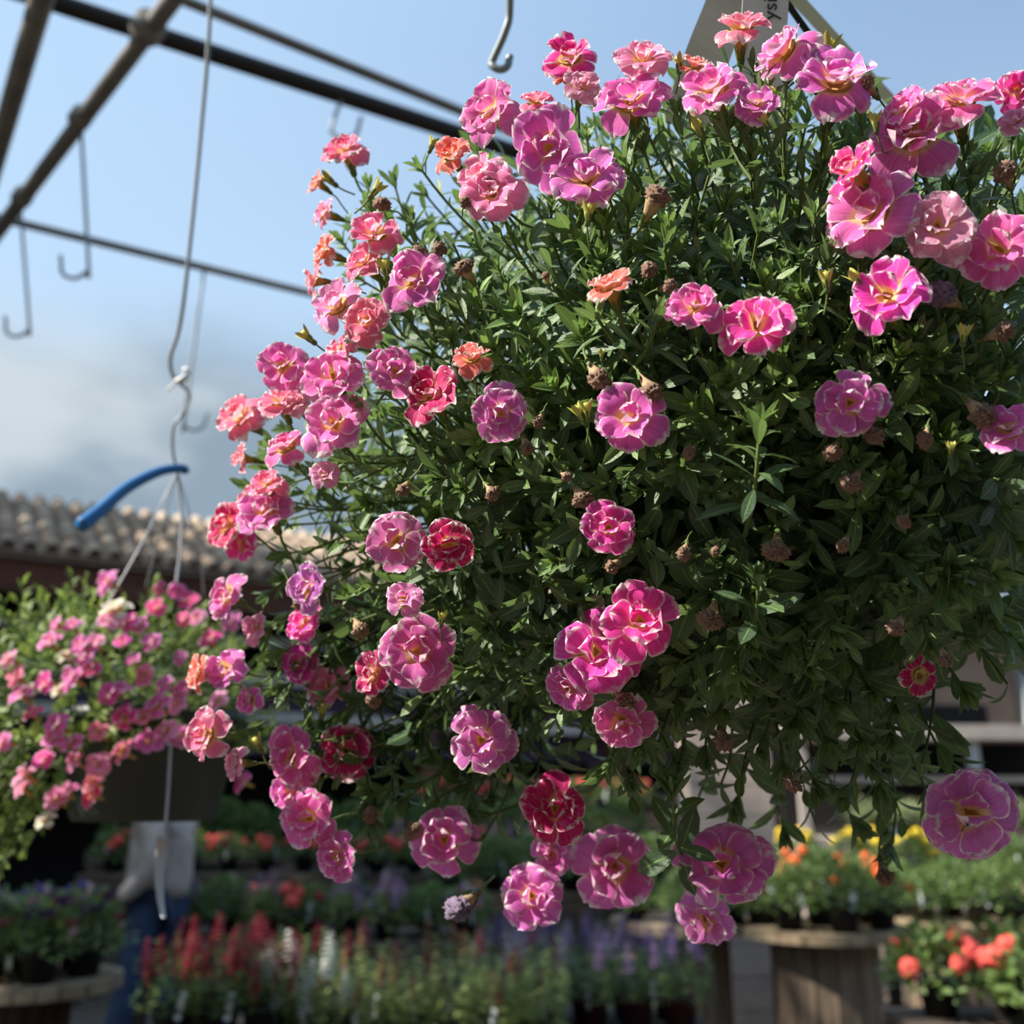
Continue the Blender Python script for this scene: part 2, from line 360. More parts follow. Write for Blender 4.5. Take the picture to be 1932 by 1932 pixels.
def bud_geo():
    P = []
    for k in range(8):
        a = 2*PI*k/8; e = np.array([math.cos(a), math.sin(a), 0]); r = 0.30 if k % 2 else 0.18
        P.append(strip_leaf(e*0.13+np.array([0, 0, -0.75]), e*(0.32 if k % 2 else 0.15)+np.array([0, 0, 1.0]), -e, 1.0 if k % 2 else 0.85, 0.36, 0.25 if k % 2 else -0.5, 7, 5))
    P.append(lathe([(0.10, -1.0), (0.16, -0.8), (0.24, -0.5), (0.27, -0.25), (0.2, -0.05), (0.02, 0.0)], 10))
    return join(P)
BUD = dict(head=mesh('bud_head', *bud_geo(), M_bud), calyx=mesh('calyx', *make_calyx(-1.15, 0.8, 0.17, 0.22), M_calyx), ped=mesh('flower_stalk', *tube(spline([(0, 0, -1.2), (0.1, 0, -1.7), (0.3, 0.1, -2.4)], 4), 0.055, 6), M_stem))
def put_bud(parent, pos, nrm, rad):
    M = Matrix.Translation(Vector(pos)-parent.location) @ frame(nrm, random.uniform(0, 6.28)) @ Matrix.Diagonal((rad, rad, rad, 1))
    h = link('flower_bud', BUD['head'], parent, M=M); h['label'] = 'yellow-green unopened flower bud'
    link('calyx', BUD['calyx'], h); link('flower_stalk', BUD['ped'], h)

# ------------------------------------------------------------------ SETTING
M_ground = plain('gravel_ground', (0.16, 0.125, 0.095), 0.95, nscale=30, c2=(0.05, 0.04, 0.032), bump=0.6)
g = link('ground', mesh('ground', [(-60, -20, 0), (60, -20, 0), (60, 90, 0), (-60, 90, 0)], [(0, 1, 2, 3)], M_ground), None); tag(g, kind='structure')

M_pipe = plain('galvanised_pipe', (0.23, 0.22, 0.20), 0.5, 0.3, nscale=8)
M_pipedark = plain('dark_steel_pipe', (0.018, 0.017, 0.017), 0.5, 0.1)
M_wire = plain('grey_wire', (0.28, 0.31, 0.33), 0.5, 0.3)
M_white = plain('white_plastic', (0.80, 0.80, 0.78), 0.4)
_nt = M_white.node_tree
def extend(a, b, ka, kb):
    a = np.asarray(a); b = np.asarray(b); return a-(b-a)*ka, b+(b-a)*kb
gh = empty('greenhouse_frame', (-3, 6, 0))
tag(gh, 'open pipe frame of the greenhouse roof crossing the blue sky', 'frame')
def gpipe(name, p0, p1, r, m, label=None, n=12):
    o = link(name, mesh(name, *tube(np.linspace(p0, p1, 6)-np.array(gh.location), r, n), m), gh)
    if label: o['label'] = label
ZR = 4.25
a, b_ = extend(onz(90, 0, ZR), onz(860, 250, ZR), 0.6, 1.6); gpipe('roof_rail', a, b_, 0.036, M_pipedark, 'thick black roof rail')
a, b_ = extend(onz(345, 0, ZR+0.2), onz(870, 210, ZR+0.2), 0.6, 1.6); gpipe('roof_rail', a, b_, 0.022, M_pipe)
a, b_ = extend(onz(0, 412, ZR), onz(600, 557, ZR), 0.3, 1.6); gpipe('roof_rail', a, b_, 0.021, M_pipe)
c0, c1 = extend(onz(0, 432, ZR-0.05), onz(325, 0, ZR-0.05), 0.5, 0.5); gpipe('cross_pipe', c0, c1, 0.034, M_pipe)
a, b_ = extend(onz(0, 270, ZR-.1), onz(78, 0, ZR-.1), 0.9, 0.6); gpipe('cross_pipe', a, b_, 0.04, M_pipe)
# corner posts carrying the frame, beyond the left of the view
for p in (c0, a): gpipe('post', (p[0], p[1], 0), (p[0], p[1], ZR), 0.035, M_pipe)
for px, py in ((280, 52), (152, 222), (42, 372)):
    p = onz(px, py, ZR-0.05) - np.array(gh.location)
    d = unit(c1-c0); link('pipe_clamp', mesh('pipe_clamp', *tube([p-d*0.03, p+d*0.03], 0.045 if px < 250 else 0.06, 12), M_pipe), gh)

def hook_wire(top, bottom, size, r, side, label, name='wire_hook', gr=None, bend=None):
    """straight wire from top down to a J hook whose lowest point is at bottom"""
    b = np.asarray(bottom, float); t = np.asarray(top, float)
    e = R_*side
    c = b + np.array([0, 0, size*0.5]); pts = [t]
    if bend is not None: pts += [np.asarray(x) for x in bend]
    for a in np.linspace(PI, 2*PI+0.15, 9): pts.append(c + e*(-math.cos(a)*-1)*size*0.5 + np.array([0, 0, math.sin(a)*size*0.5]))
    pts.append(pts[-1]+np.array([0, 0, size*0.35])+e*size*.08)
    org = Vector(b); o = link(name, mesh(name, *tube(spline(pts, 4)-np.array(org), r, 8), M_wire), None, loc=org)
    tag(o, label, 'hook', gr); return o
hook_wire(onray(965, -260, 1.0), onray(944, 131, 0.98), 0.015, 0.0034, 1, 'grey wire hook hanging empty against the sky, nearest to the pink basket', bend=[onray(962, 0, .99), onray(955, 55, .985)])
def far_hook(px0, py0, px1, py1, side, lab, zt=ZR):
    p = onz(px0, py0, zt); Y = p[1]; q = CAM + ray(px1, py1)*(Y/ray(px1, py1)[1])
    hook_wire(p, q, 0.11, 0.008, side, lab)
far_hook(152, 222, 138, 525, -1, 'pale grey hook on a long wire below the middle clamp of the slanting pipe')
far_hook(38, 385, 30, 635, -1, 'pale grey hook at the far left hanging lowest under the slanting pipe')
far_hook(648, 178, 650, 262, 1, 'short grey hook hanging under the thick black rail')
far_hook(386, 505, 366, 812, 1, 'faint grey wire hanging under the lowest roof rail')

# tile-roofed building behind on the left
e0, e1 = onz(0, 1036, 3.9), onz(400, 1080, 3.9)
bd = unit(e1-e0); bd[2] = 0; bn = unit(np.array([-bd[1], bd[0], 0]))   # bn points away from camera
if bn[1] < 0: bn = -bn
borg = e0*np.array([1, 1, 0])
def bl(u, v, z): return borg + bd*u + bn*v + np.array([0, 0, z])
blen = np.linalg.norm(e1-e0)
u0, u1 = -4.0, 14.0
bang = math.atan2(bd[1], bd[0])
M_tile = plain('clay_tile', (0.50, 0.37, 0.27), 0.9, nscale=5, c2=(0.25, 0.19, 0.15))
M_tiles = plain('pale_clay_tile', (0.62, 0.48, 0.35), 0.9, nscale=5, c2=(0.36, 0.30, 0.23))
M_fascia = plain('red_brown_wood', (0.115, 0.040, 0.020), 0.7, nscale=3, c2=(0.06, 0.022, 0.012), stretch=(0.3, 0.3, 4))
M_dark = plain('dark_interior', (0.012, 0.010, 0.012), 0.9)
M_pale = plain('pale_grey_metal', (0.50, 0.48, 0.46), 0.6, nscale=4)
M_purple = plain('purple_cloth', (0.06, 0.035, 0.075), 0.9)
M_beige = plain('beige_render', (0.40, 0.33, 0.27), 0.9, nscale=6)
bld = empty('building', borg); tag(bld, 'low building with a clay tile roof and red-brown beam behind the left flower basket', 'building')
BO = np.array(bld.location)
def bbox(name, ua, ub, va, vb, za, zb, m):
    V, Fc = box(bl((ua+ub)/2, (va+vb)/2, (za+zb)/2)-BO, (ub-ua, vb-va, zb-za), bang); return link(name, mesh(name, V, Fc, m, smooth=False), bld)
bbox('back_wall', u0, u1, 3.4, 3.6, 0, 4.4, M_dark)
bbox('end_wall', u0, u0+0.2, 0.6, 3.4, 0, 4.2, M_fascia)
bbox('fascia_beam', u0, u1, 0.05, 0.20, 3.50, 3.86, M_fascia)
bbox('ceiling_board', u0, u1, 0.2, 3.4, 3.55, 3.62, M_dark)
bbox('gutter', u0, u1, -0.02, 0.10, 3.84, 3.92, M_pale)
bbox('pale_rail', u0, u1, 0.5, 0.62, 3.22, 3.32, M_pale)
bbox('shade_curtain', u0, u1, 0.9, 0.95, 2.0, 2.75, M_purple)
bbox('shelf_board', u0, u1, 0.7, 1.1, 2.78, 2.93, M_pale)
bbox('shelf_board', u0, u1, 0.6, 1.0, 2.35, 2.48, M_pale)
for i in range(7): bbox('pillar', u0+0.5+i*2.8, u0+0.68+i*2.8, 0.35, 0.53, 0, 3.5, M_fascia)
bbox('roof_deck', u0, u1, -0.05, 3.8, 3.86, 3.9, M_fascia)
rise, run, rows = 1.02, 1.9, 6
deck = [bl(u0, -0.05, 3.9)-BO, bl(u1, -0.05, 3.9)-BO, bl(u1, run, 3.9+rise)-BO, bl(u0, run, 3.9+rise)-BO, bl(u1, 3.8, 3.9)-BO, bl(u0, 3.8, 3.9)-BO]
link('roof_slab', mesh('roof_slab', deck, [(0, 1, 2, 3), (3, 2, 4, 5), (0, 3, 5), (1, 4, 2), (0, 5, 4, 1)], M_tile, smooth=False), bld)
# barrel tiles: one half pipe each
sd = unit(bn*run + np.array([0, 0, rise])); up_ = unit(np.cross(bd, sd)); up_ = up_ if up_[2] > 0 else -up_
tl = math.hypot(run, rise)/rows; V = []; nn = 7
for s in (0, 1):
    rr = 0.085 - 0.012*s
    for t in (1.0, 0.8):
        for k in range(nn):
            a = PI*k/(nn-1); V.append(bd*math.cos(a)*rr*t + up_*(math.sin(a)*rr*t+0.012*(1-s)) + sd*s*(tl*1.1))
Fc = []
for t in (0, 1):
    for k in range(nn-1): q = (t*nn+k, t*nn+k+1, 2*nn+t*nn+k+1, 2*nn+t*nn+k); Fc.append(q if t == 0 else q[::-1])
for k in range(nn-1): Fc.append((k, nn+k, nn+k+1, k+1))
tm = [mesh('roof_tile', V, Fc, m_) for m_ in (M_tile, M_tiles)]
pitch = 0.205; ncol = 56
for i in range(ncol):
    for r in range(rows):
        p = bl(-2.6+i*pitch, -0.03, 3.915) + sd*(r*tl) - BO
        link('roof_tile', tm[0] if random.random() < .7 else tm[1], bld, loc=p + up_*random.uniform(0, .01))

# ------------------------------------------------------------------ HERO BASKET
EC = onray(1450, 850, 0.85); EA = np.array([0.395, 0.33, 0.315])
def depth_on(px, py, k=1.0):
    r = ray(px, py)/EA/k; o = (CAM-EC)/EA/k
    A = r@r; B = r@o; C = o@o-1; D = B*B-A*C
    if D > 0: return (-B-math.sqrt(D))/A
    return -B/A
basket = empty('hanging_basket', EC+np.array([0, 0, -0.17]))
tag(basket, 'large hanging basket of pink and white double flowers filling the right of the view', 'basket', )
BL = np.array(basket.location)
link('pot', mesh('pot', *lathe([(0.02, 0.0), (0.12, 0.0), (0.125, 0.01), (0.165, 0.135), (0.175, 0.137), (0.175, 0.155), (0.16, 0.155), (0.155, 0.13)], 32), M_pot), basket)
link('soil', mesh('soil', *lathe([(0.158, 0.135), (0.12, 0.15), (0.001, 0.16)], 24), M_soil), basket)
# hanger straps: apex above the frame
M_strap = plain('beige_plastic_strap', (0.26, 0.24, 0.19), 0.5)
apex = onray(1410, -104, 0.80)
def strap(name, pts, w, th, m, label=None):
    pts = spline(pts, 6); V = []
    for i, p in enumerate(pts):
        t = unit(pts[min(i+1, len(pts)-1)]-pts[max(i-1, 0)]); vdir = unit(p-CAM); s_ = unit(np.cross(t, vdir)); n_ = np.cross(s_, t)
        for a, b in ((-1, -1), (1, -1), (1, 1), (-1, 1)): V.append(p + s_*a*w/2 + n_*b*th/2)
    m_ = len(pts); Fc = [(i*4+k, i*4+(k+1) % 4, (i+1)*4+(k+1) % 4, (i+1)*4+k) for i in range(m_-1) for k in range(4)] + [(0, 1, 2, 3), tuple((m_-1)*4+k for k in (3, 2, 1, 0))]
    o = link(name, mesh(name, np.array(V)-BL, Fc, m, smooth=False), basket)
    if label: o['label'] = label
strap('hanger_strap', [apex, onray(1372, 10, .77), onray(1335, 105, .74), onray(1290, 240, 0.71)], 0.029, 0.002, M_strap, 'wide beige hanger strap')
strap('hanger_strap', [apex, onray(1505, 0, 0.86), onray(1690, 200, 1.0), onray(1790, 308, 1.07)], 0.009, 0.002, M_white, 'narrow white hanger strap')
strap('hanger_strap', [apex, onray(1481, 0, 0.81), onray(1552, 100, .82), onray(1645, 230, 0.83)], 0.0045, 0.002, M_pot, 'thin dark green hanger strap')
btop = apex + np.array([0, 0, 1.6])
o = link('hanger_hook', mesh('hanger_hook', *tube(spline([btop, apex+np.array([0, 0, .1]), apex+np.array([0.0, 0, .03]), apex, apex+np.array([-.012, 0, -.004])], 5)-BL, .003, 8), M_wire), basket)
# tag with writing
TO = onray(1441, 80, 0.70); tx = R_; tz = unit(UP + 0.06*R_)
tagobj = empty('plant_tag', TO); tag(tagobj, 'white plastic plant tag with dark writing behind the topmost flowers', 'tag')
def tl_(u, v, d=0.0): return tx*u + tz*v + np.cross(tx, tz)*-d
V = [tl_(x, z, d) for d in (0, -0.0008) for x, z in ((-.0145, -.05), (.0135, -.05), (.0135, .062), (-.0145, .062))]
link('tag_card', mesh('tag_card', V, [(0, 1, 2, 3), (7, 6, 5, 4), (0, 4, 5, 1), (1, 5, 6, 2), (2, 6, 7, 3), (3, 7, 4, 0)], M_white, smooth=False), tagobj)
cu = bpy.data.curves.new('writing', 'FONT'); cu.body = 'yside'; cu.size = 0.0125; cu.extrude = 0.0001
tmp = bpy.data.objects.new('writing', cu); COL.objects.link(tmp)
dg = bpy.context.evaluated_depsgraph_get(); tme = bpy.data.meshes.new_from_object(tmp.evaluated_get(dg)); bpy.data.objects.remove(tmp)
tme.materials.clear(); tme.materials.append(plain('dark_ink', (0.05, 0.06, 0.07), 0.6))
nz = -np.cross(tx, tz)*-1
nzc = -FW
xa = Vector(tz); ya = Vector(-tx); za = xa.cross(ya)
Mt = Matrix((xa, ya, za)).transposed().to_4x4(); Mt.translation = Vector(tx*0.0065 + tz*0.013 + nzc*0.0012)
wr = link('writing', tme, tagobj, M=Mt); wr['label'] = 'dark letters yside running upward'

# shoots ------------------------------------------------------------
POLY = [(1365,120),(1290,150),(1180,185),(1050,185),(965,265),(850,285),(740,310),(650,345),(630,430),(650,520),(620,600),(590,660),(540,760),(500,870),(460,960),(450,1070),(480,1150),(440,1250),(470,1350),(520,1440),(620,1500),(720,1500),(800,1540),(880,1590),(905,1540),(960,1440),(900,1360),(1000,1340),(1080,1400),(1110,1460),(1220,1490),(1300,1420),(1330,1310),(1460,1285),(1560,1250),(1640,1215),(1760,1215),(1960,1240),(1990,800),(1990,200),(1850,230),(1740,240),(1640,190),(1560,130),(1470,130)]
PX = np.array(POLY, float)
def inside(x, y):
    c = False; j = len(PX)-1
    for i in range(len(PX)):
        if (PX[i, 1] > y) != (PX[j, 1] > y) and x < (PX[j, 0]-PX[i, 0])*(y-PX[i, 1])/(PX[j, 1]-PX[i, 1])+PX[i, 0]: c = not c
        j = i
    return c
tips = []
def far_enough(p, d2):
    return all((p[0]-q[0])**2+(p[1]-q[1])**2 > d2 for q in tips)
tries = 0
while len(tips) < 560 and tries < 40000:
    tries += 1
    x, y = rng.uniform(400, 1990), rng.uniform(100, 1600)
    if inside(x, y) and far_enough((x, y), 30**2): tips.append((x, y))
shoots = []
for x, y in tips:
    k = rng.choice([1.0, 0.93, 0.85], p=[.5, .3, .2]); shoots.append((x, y, depth_on(x, y, k), 0))
# trailing shoots hanging in front of the dim nursery, lower right and lower left
TRAIL = [(1300,1330),(1360,1340),(1420,1330),(1480,1290),(1540,1260),(1590,1240),(1640,1300),(1690,1330),(1500,1360),(1560,1400),(1620,1390),(1680,1390),(1740,1440),(1790,1440),(1440,1400),(1480,1450),(1540,1480),(1600,1490),(1660,1480),(1700,1540),(1620,1560),(1540,1560),(1480,1570),(1400,1460),(1330,1420),(1270,1480),(1300,1560),(1390,1520),(1680,1600),(1230,1420),(1560,1320),(1360,1480),(1750,1500),(1640,1440),(1590,1350),(1700,1270),(1820,1300),(1900,1290),(900,1600),(930,1500),(1190,1500),(700,1560),(1010,1480),(1400,1290),(1450,1250),(1660,1540),(1570,1440)]
for x, y in TRAIL: shoots.append((x, y, depth_on(x, y, 0.9), 1))
LP, LA, LN, LL, LW, LK, LF, LT, LC = [], [], [], [], [], [], [], [], []
stems = []
def outward(p):
    return unit((p-EC)/EA**2)
def add_shoot(tip, axis_end, root, nl, L0, bright, cluster=True, start=0.35, wr=0.30):
    plen = np.linalg.norm(tip-root); ctrl = tip - axis_end*plen*0.5
    path = bez(root, ctrl, tip, 12); T = np.gradient(path, axis=0); T /= np.linalg.norm(T, axis=1)[:, None]
    stems.append(tube(path, np.linspace(0.0014, 0.0008, 12), 5, False))
    ga = rng.uniform(0, 6.28)
    tt = np.linspace(start, 1.0, nl)**0.8
    for i, t in enumerate(tt):
        f = t*11; j = min(int(f), 10); fr = f-j
        p = path[j]*(1-fr)+path[j+1]*fr; d = unit(T[j]*(1-fr)+T[j+1]*fr)
        q = (t-start)/(1-start); ga += 2.4
        a = unit(np.cross(d, [0.3, 0.2, 1.0])); b = np.cross(d, a); e = math.cos(ga)*a+math.sin(ga)*b
        ang = math.radians(78-52*q**2 + rng.normal(0, 10))
        la = d*math.cos(ang)+e*math.sin(ang)
        LP.append(p); LA.append(la); LN.append(d*math.sin(ang)-e*math.cos(ang) + rng.normal(0, .15, 3))
        l = L0*(1.0-0.45*q**3)*rng.uniform(0.75, 1.15); LL.append(l); LW.append(l*rng.uniform(wr*0.8, wr*1.2)); LK.append(rng.normal(0.45, 0.35)); LF.append(rng.uniform(0.05, .4)); LT.append(bright*(0.1+0.6*q**2)*rng.uniform(.6, 1.2)); LC.append(0)
    if cluster:
        d = unit(T[-1])
        for k in range(9):
            ga += 2.4; a = unit(np.cross(d, [0.3, 0.2, 1.0])); b = np.cross(d, a); e = math.cos(ga)*a+math.sin(ga)*b
            ang = math.radians(8+5.2*k); la = d*math.cos(ang)+e*math.sin(ang)
            LP.append(tip - d*0.0007*k); LA.append(la); LN.append(d*math.sin(ang)-e*math.cos(ang))
            l = L0*(0.30+0.05*k)*rng.uniform(.85, 1.15); LL.append(l); LW.append(l*rng.uniform(.26, .36)); LK.append(rng.uniform(-.3, .35)); LF.append(rng.uniform(.2, .6)); LT.append(bright*(1.0-0.07*k)); LC.append(1)
for x, y, d, tr in shoots:
    tip = onray(x, y, d); o = outward(tip)
    if tr:
        ax = unit(o*0.3 + np.array([rng.uniform(-.5, .5), rng.uniform(-.3, .1), -0.55+rng.uniform(-.3, .4)])); root = tip + np.array([rng.uniform(-.03, .05), rng.uniform(0.02, .10), rng.uniform(0.06, 0.12)])
        add_shoot(tip, ax, root, 8, 0.034, 0.40, rng.random() < .6, .12, .44)
    else:
        hgt = np.clip((tip[2]-EC[2])/EA[2], -1, 1)
        ax = unit(o*0.9 + np.array([0, 0, 0.75 if hgt > -0.2 else 0.05]) + rng.normal(0, .28, 3))
        root = EC + (tip-EC)*0.55 + rng.normal(0, .012, 3)
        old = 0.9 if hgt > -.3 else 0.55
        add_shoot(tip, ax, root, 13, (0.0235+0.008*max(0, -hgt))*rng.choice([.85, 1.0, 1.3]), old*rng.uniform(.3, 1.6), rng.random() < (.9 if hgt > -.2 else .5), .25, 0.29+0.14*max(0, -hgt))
# shoots on the far side, so the basket is whole from elsewhere
for i in range(170):
    v = rng.normal(0, 1, 3); v[1] = abs(v[1])+0.15; v = unit(v)
    if v[2] < -0.55: continue
    tip = EC + v*EA*rng.uniform(.9, 1.02); add_shoot(tip, unit(outward(tip)+np.array([0, 0, .6])), EC+(tip-EC)*.5, 14, 0.02, .7, True, .25)
# the tall bright upright shoot in the middle right, and the shoot under the flowers
def hero(px, py, d, ax, n, L0, br, rpx, rpy, rd, st=0.3, wr=0.30): add_shoot(onray(px, py, d), unit(ax), onray(rpx, rpy, rd), n, L0, br, True, st, wr)
dh = depth_on(1430, 850)
hero(1432, 800, dh-0.025, (0.05, -.1, 1), 16, 0.027, 1.0, 1405, 1010, dh+0.01, .25, .27)
hero(1430, 1090, depth_on(1430, 1090)-.02, (0, -.2, 1), 9, .024, .6, 1415, 1200, depth_on(1430, 1170), .2, .36)
hero(1270, 1490, depth_on(1270, 1490)-.02, (0, -.2, 1), 9, .030, .45, 1290, 1600, depth_on(1270, 1580), .1, .42)
hero(1255, 445, depth_on(1255, 445)-.015, (0, -.3, 1), 8, .021, .9, 1270, 540, depth_on(1270, 540)+.02, .2, .3)
hero(1120, 590, depth_on(1120, 590)-.02, (-.5, -.2, .8), 10, .024, .9, 1200, 690, depth_on(1200, 690), .2, .27)
hero(1240, 590, depth_on(1240, 590)-.02, (.1, -.1, 1), 10, .025, .8, 1190, 700, depth_on(1190, 700), .2, .27)
hero(1440, 170, depth_on(1440, 170)-.01, (0, -.1, 1), 11, .024, .8, 1470, 330, depth_on(1470, 330), .2, .27)
hero(1370, 230, depth_on(1370, 230)-.01, (-.1, -.1, 1), 10, .022, .8, 1420, 340, depth_on(1420, 340), .2, .3)
# inner fill of leaves, toned dark to paint the shade inside the plant
nin = 3800
v = rng.normal(0, 1, (nin, 3)); v[:, 1] = np.where(rng.random(nin) < .75, -np.abs(v[:, 1]), v[:, 1]); v /= np.linalg.norm(v, axis=1)[:, None]
rad = rng.uniform(.55, .90, nin)[:, None]
P = EC + v*EA*rad
pr = [project(p) for p in P]
ok = np.array([inside(a, b) and (b < 1250 or a < 1250) or c > EC[1] and p[2] > EC[2]-.1 for (a, b, c), p in zip(pr, P)])
P = P[ok]; v = v[ok]; n_ = len(P)
for p, o in zip(P, v):
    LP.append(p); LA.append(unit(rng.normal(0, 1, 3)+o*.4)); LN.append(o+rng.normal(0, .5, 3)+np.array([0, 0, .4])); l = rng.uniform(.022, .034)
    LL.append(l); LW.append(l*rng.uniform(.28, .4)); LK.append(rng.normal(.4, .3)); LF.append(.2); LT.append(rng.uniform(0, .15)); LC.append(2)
LP, LA, LN, LL, LW, LK, LF, LT, LC = map(np.array, (LP, LA, LN, LL, LW, LK, LF, LT, LC))
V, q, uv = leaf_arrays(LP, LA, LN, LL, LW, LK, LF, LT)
nl, kk, _ = V.shape
# find the leaves that show largest from the view: these become parts of their own
Fall = (q[None] + (np.arange(nl)*kk)[:, None, None]).reshape(-1, 4)
bvh = BVHTree.FromPolygons(V.reshape(-1, 3).tolist(), Fall.tolist())
cen = V.mean(axis=1); nrm = np.cross(V[:, 2*5+0]-V[:, 3*5+4], V[:, 3*5+0]-V[:, 2*5+4]); nrm /= np.linalg.norm(nrm, axis=1)[:, None]+1e-12
view = cen-CAM; dist = np.linalg.norm(view, axis=1); facing = np.abs(np.sum(nrm*view, axis=1)/dist)
area = LL*LW*facing/dist**2
order = np.argsort(-area); chosen = []
for i in order:
    if len(chosen) >= 300: break
    x, y, _d = project(cen[i])
    if not (20 < x < 1912 and 20 < y < 1912): continue
    vis = 0
    for idx in (12, 17, 22):
        tgt = V[i, idx]; dd = tgt-CAM; L = np.linalg.norm(dd)
        hit = bvh.ray_cast(Vector(CAM), Vector(dd/L))
        if hit[3] is not None and hit[3] > L-0.003: vis += 1
    if vis >= 2: chosen.append(i)
sel = np.zeros(nl, bool); sel[chosen] = True
for i in chosen:
    link('leaf', leaves_mesh('leaf', V[i:i+1]-cen[i], q, uv, LT[i:i+1], M_leaf), basket, loc=cen[i]-BL)
o = link('leaves', leaves_mesh('leaves', V[~sel]-BL, q, uv, LT[~sel], M_leaf), basket); tag(o, kind='stuff')
sv, sf = join(stems); o = link('stems', mesh('stems', sv-BL, sf, M_stem), basket); tag(o, kind='stuff')

# flowers: px, py, width in px, facing (right, up), colour
FL = [(1400,50,105,.1,.85,'C'),(1478,98,125,-.5,.6,'P'),(1578,150,155,.25,.70,'P'),(1075,108,110,-.1,.75,'H'),(1100,165,80,.2,.6,'L'),(1212,115,105,0,.75,'L'),(1190,190,132,-.05,.55,'P'),(1345,168,130,-.15,.7,'P'),
(1428,195,85,0,.55,'P'),(1705,207,85,-.35,.55,'P'),(1815,187,125,.1,.78,'P'),(1725,252,158,0,.5,'P'),(1608,320,115,-.45,.6,'H'),(1918,170,75,.1,.25,'M'),(1918,228,60,.2,.6,'L'),(1640,405,165,-.2,.5,'P'),
(1768,427,135,.1,.35,'L'),(1885,470,140,-.1,.3,'P'),(1675,555,168,-.1,.5,'M'),(925,210,125,-.5,.4,'P'),(1012,190,65,0,.8,'C'),(852,290,80,-.4,.6,'O'),(1035,278,145,-.1,.2,'P'),(905,335,110,-.45,.5,'L'),(930,365,120,-.3,.35,'L'),
(1108,340,155,-.1,.62,'P'),(652,283,85,-.3,.7,'C'),(612,402,65,-.8,.2,'L'),(708,440,112,-.1,.7,'C'),(612,475,75,-.85,.25,'O'),(688,495,95,-.55,.5,'C'),(592,530,65,-.9,.0,'C'),(780,530,130,-.2,.4,'P'),(635,575,115,-.5,.5,'L'),
(690,605,95,-.25,.3,'C'),(1150,540,100,-.25,.8,'O'),(1312,578,120,0,.55,'P'),(1425,612,150,-.15,.45,'M'),(535,690,102,-.3,.3,'P'),(628,708,122,-.25,.4,'P'),(745,700,108,.1,.3,'V'),(890,674,85,-.1,.7,'O'),(812,745,135,-.3,.5,'R'),
(588,725,80,-.7,.2,'L'),(945,780,115,.1,.1,'P'),(1188,788,148,-.05,.35,'P'),(1603,760,135,0,.05,'V'),(1905,808,110,-.2,.5,'P'),(455,785,100,-.6,.4,'C'),(530,755,90,-.3,.65,'C'),(630,800,135,-.25,.45,'W'),(540,842,85,-.4,.65,'P'),
(458,865,65,-.85,.1,'C'),(612,895,60,-.2,.3,'L'),(500,962,115,-.35,.5,'P'),(430,990,95,-.6,.2,'R'),(505,912,80,-.3,.65,'C'),(455,1025,80,-.5,.0,'M'),(748,1020,130,0,.1,'W'),(847,1028,108,.1,.1,'R'),(1148,995,118,.05,.1,'M'),
(425,1125,85,-.6,.2,'P'),(580,1110,95,-.5,.0,'V'),(762,1130,80,-.2,.3,'L'),(787,1230,150,0,.05,'P'),(702,1270,90,-.6,0,'R'),(572,1175,80,-.5,.3,'M'),(565,1250,85,-.4,.1,'M'),(425,1262,92,-.6,.1,'P'),(373,1270,75,-.8,.2,'O'),
(617,1295,92,-.4,.1,'L'),(387,1385,95,-.6,0,'C'),(1208,1172,155,.1,.3,'M'),(1125,1230,160,-.05,.15,'M'),(1070,1300,95,-.3,-.2,'P'),(1175,1362,120,0,-.35,'P'),(908,1397,132,-.05,.05,'V'),(550,1428,115,-.4,0,'P'),(655,1418,120,0,.05,'R'),
(583,1545,105,-.4,0,'P'),(635,1615,90,-.5,-.1,'P'),(838,1585,135,-.1,0,'P'),(1047,1525,130,0,.05,'R'),(1040,1612,85,0,-.2,'P'),(1003,1690,125,-.1,0,'V'),(1160,1635,165,.05,0,'V'),(1362,1632,170,0,0,'V'),(1330,1735,105,-.1,-.4,'V'),
(1832,1533,168,.1,0,'V'),(445,1440,65,-.8,0,'L'),(545,1492,85,-.4,-.1,'P'),(480,1185,65,-.6,.2,'L'),(470,1320,60,-.7,0,'P'),(1310,125,60,.1,.85,'O'),(1072,145,58,-.1,.85,'O'),(600,345,50,-.8,.5,'O'),(560,760,70,-.5,.5,'L'),(640,660,70,-.5,.6,'C'),(470,940,60,-.7,.3,'C')]
used = []
for i, (px, py, w, nx, ny, c) in enumerate(FL):
    d = depth_on(px, py, 1.05)
    # keep overlapping neighbours at different depths
    for (qx, qy, qw) in used:
        if math.hypot(qx-px, qy-py) < 0.5*(w+qw)*0.75: d += 0.012
    used.append((px, py, w))
    d -= 0.008
    p = onray(px, py, d); vr = ray(px, py); m_ = math.hypot(nx, ny)
    if m_ > .25: k_ = math.sin(min(math.asin(min(1, m_))*1.28, 1.45))/m_; nx *= k_; ny *= k_
    rt = unit(np.cross(vr, [0, 0, 1.])); uu = np.cross(rt, vr); nz_ = math.sqrt(max(0.02, 1-nx*nx-ny*ny))
    n = rt*nx + uu*ny - vr*nz_
    put_flower(basket, p, n, w/F*d/2*1.02, c, VAR[i % len(VAR)])
px, py = 1737, 1275; d = depth_on(px, py, .95); put_flower(basket, onray(px, py, d), unit(-ray(px, py)+R_*.5), 75/F*d/2, 'R', STAR)
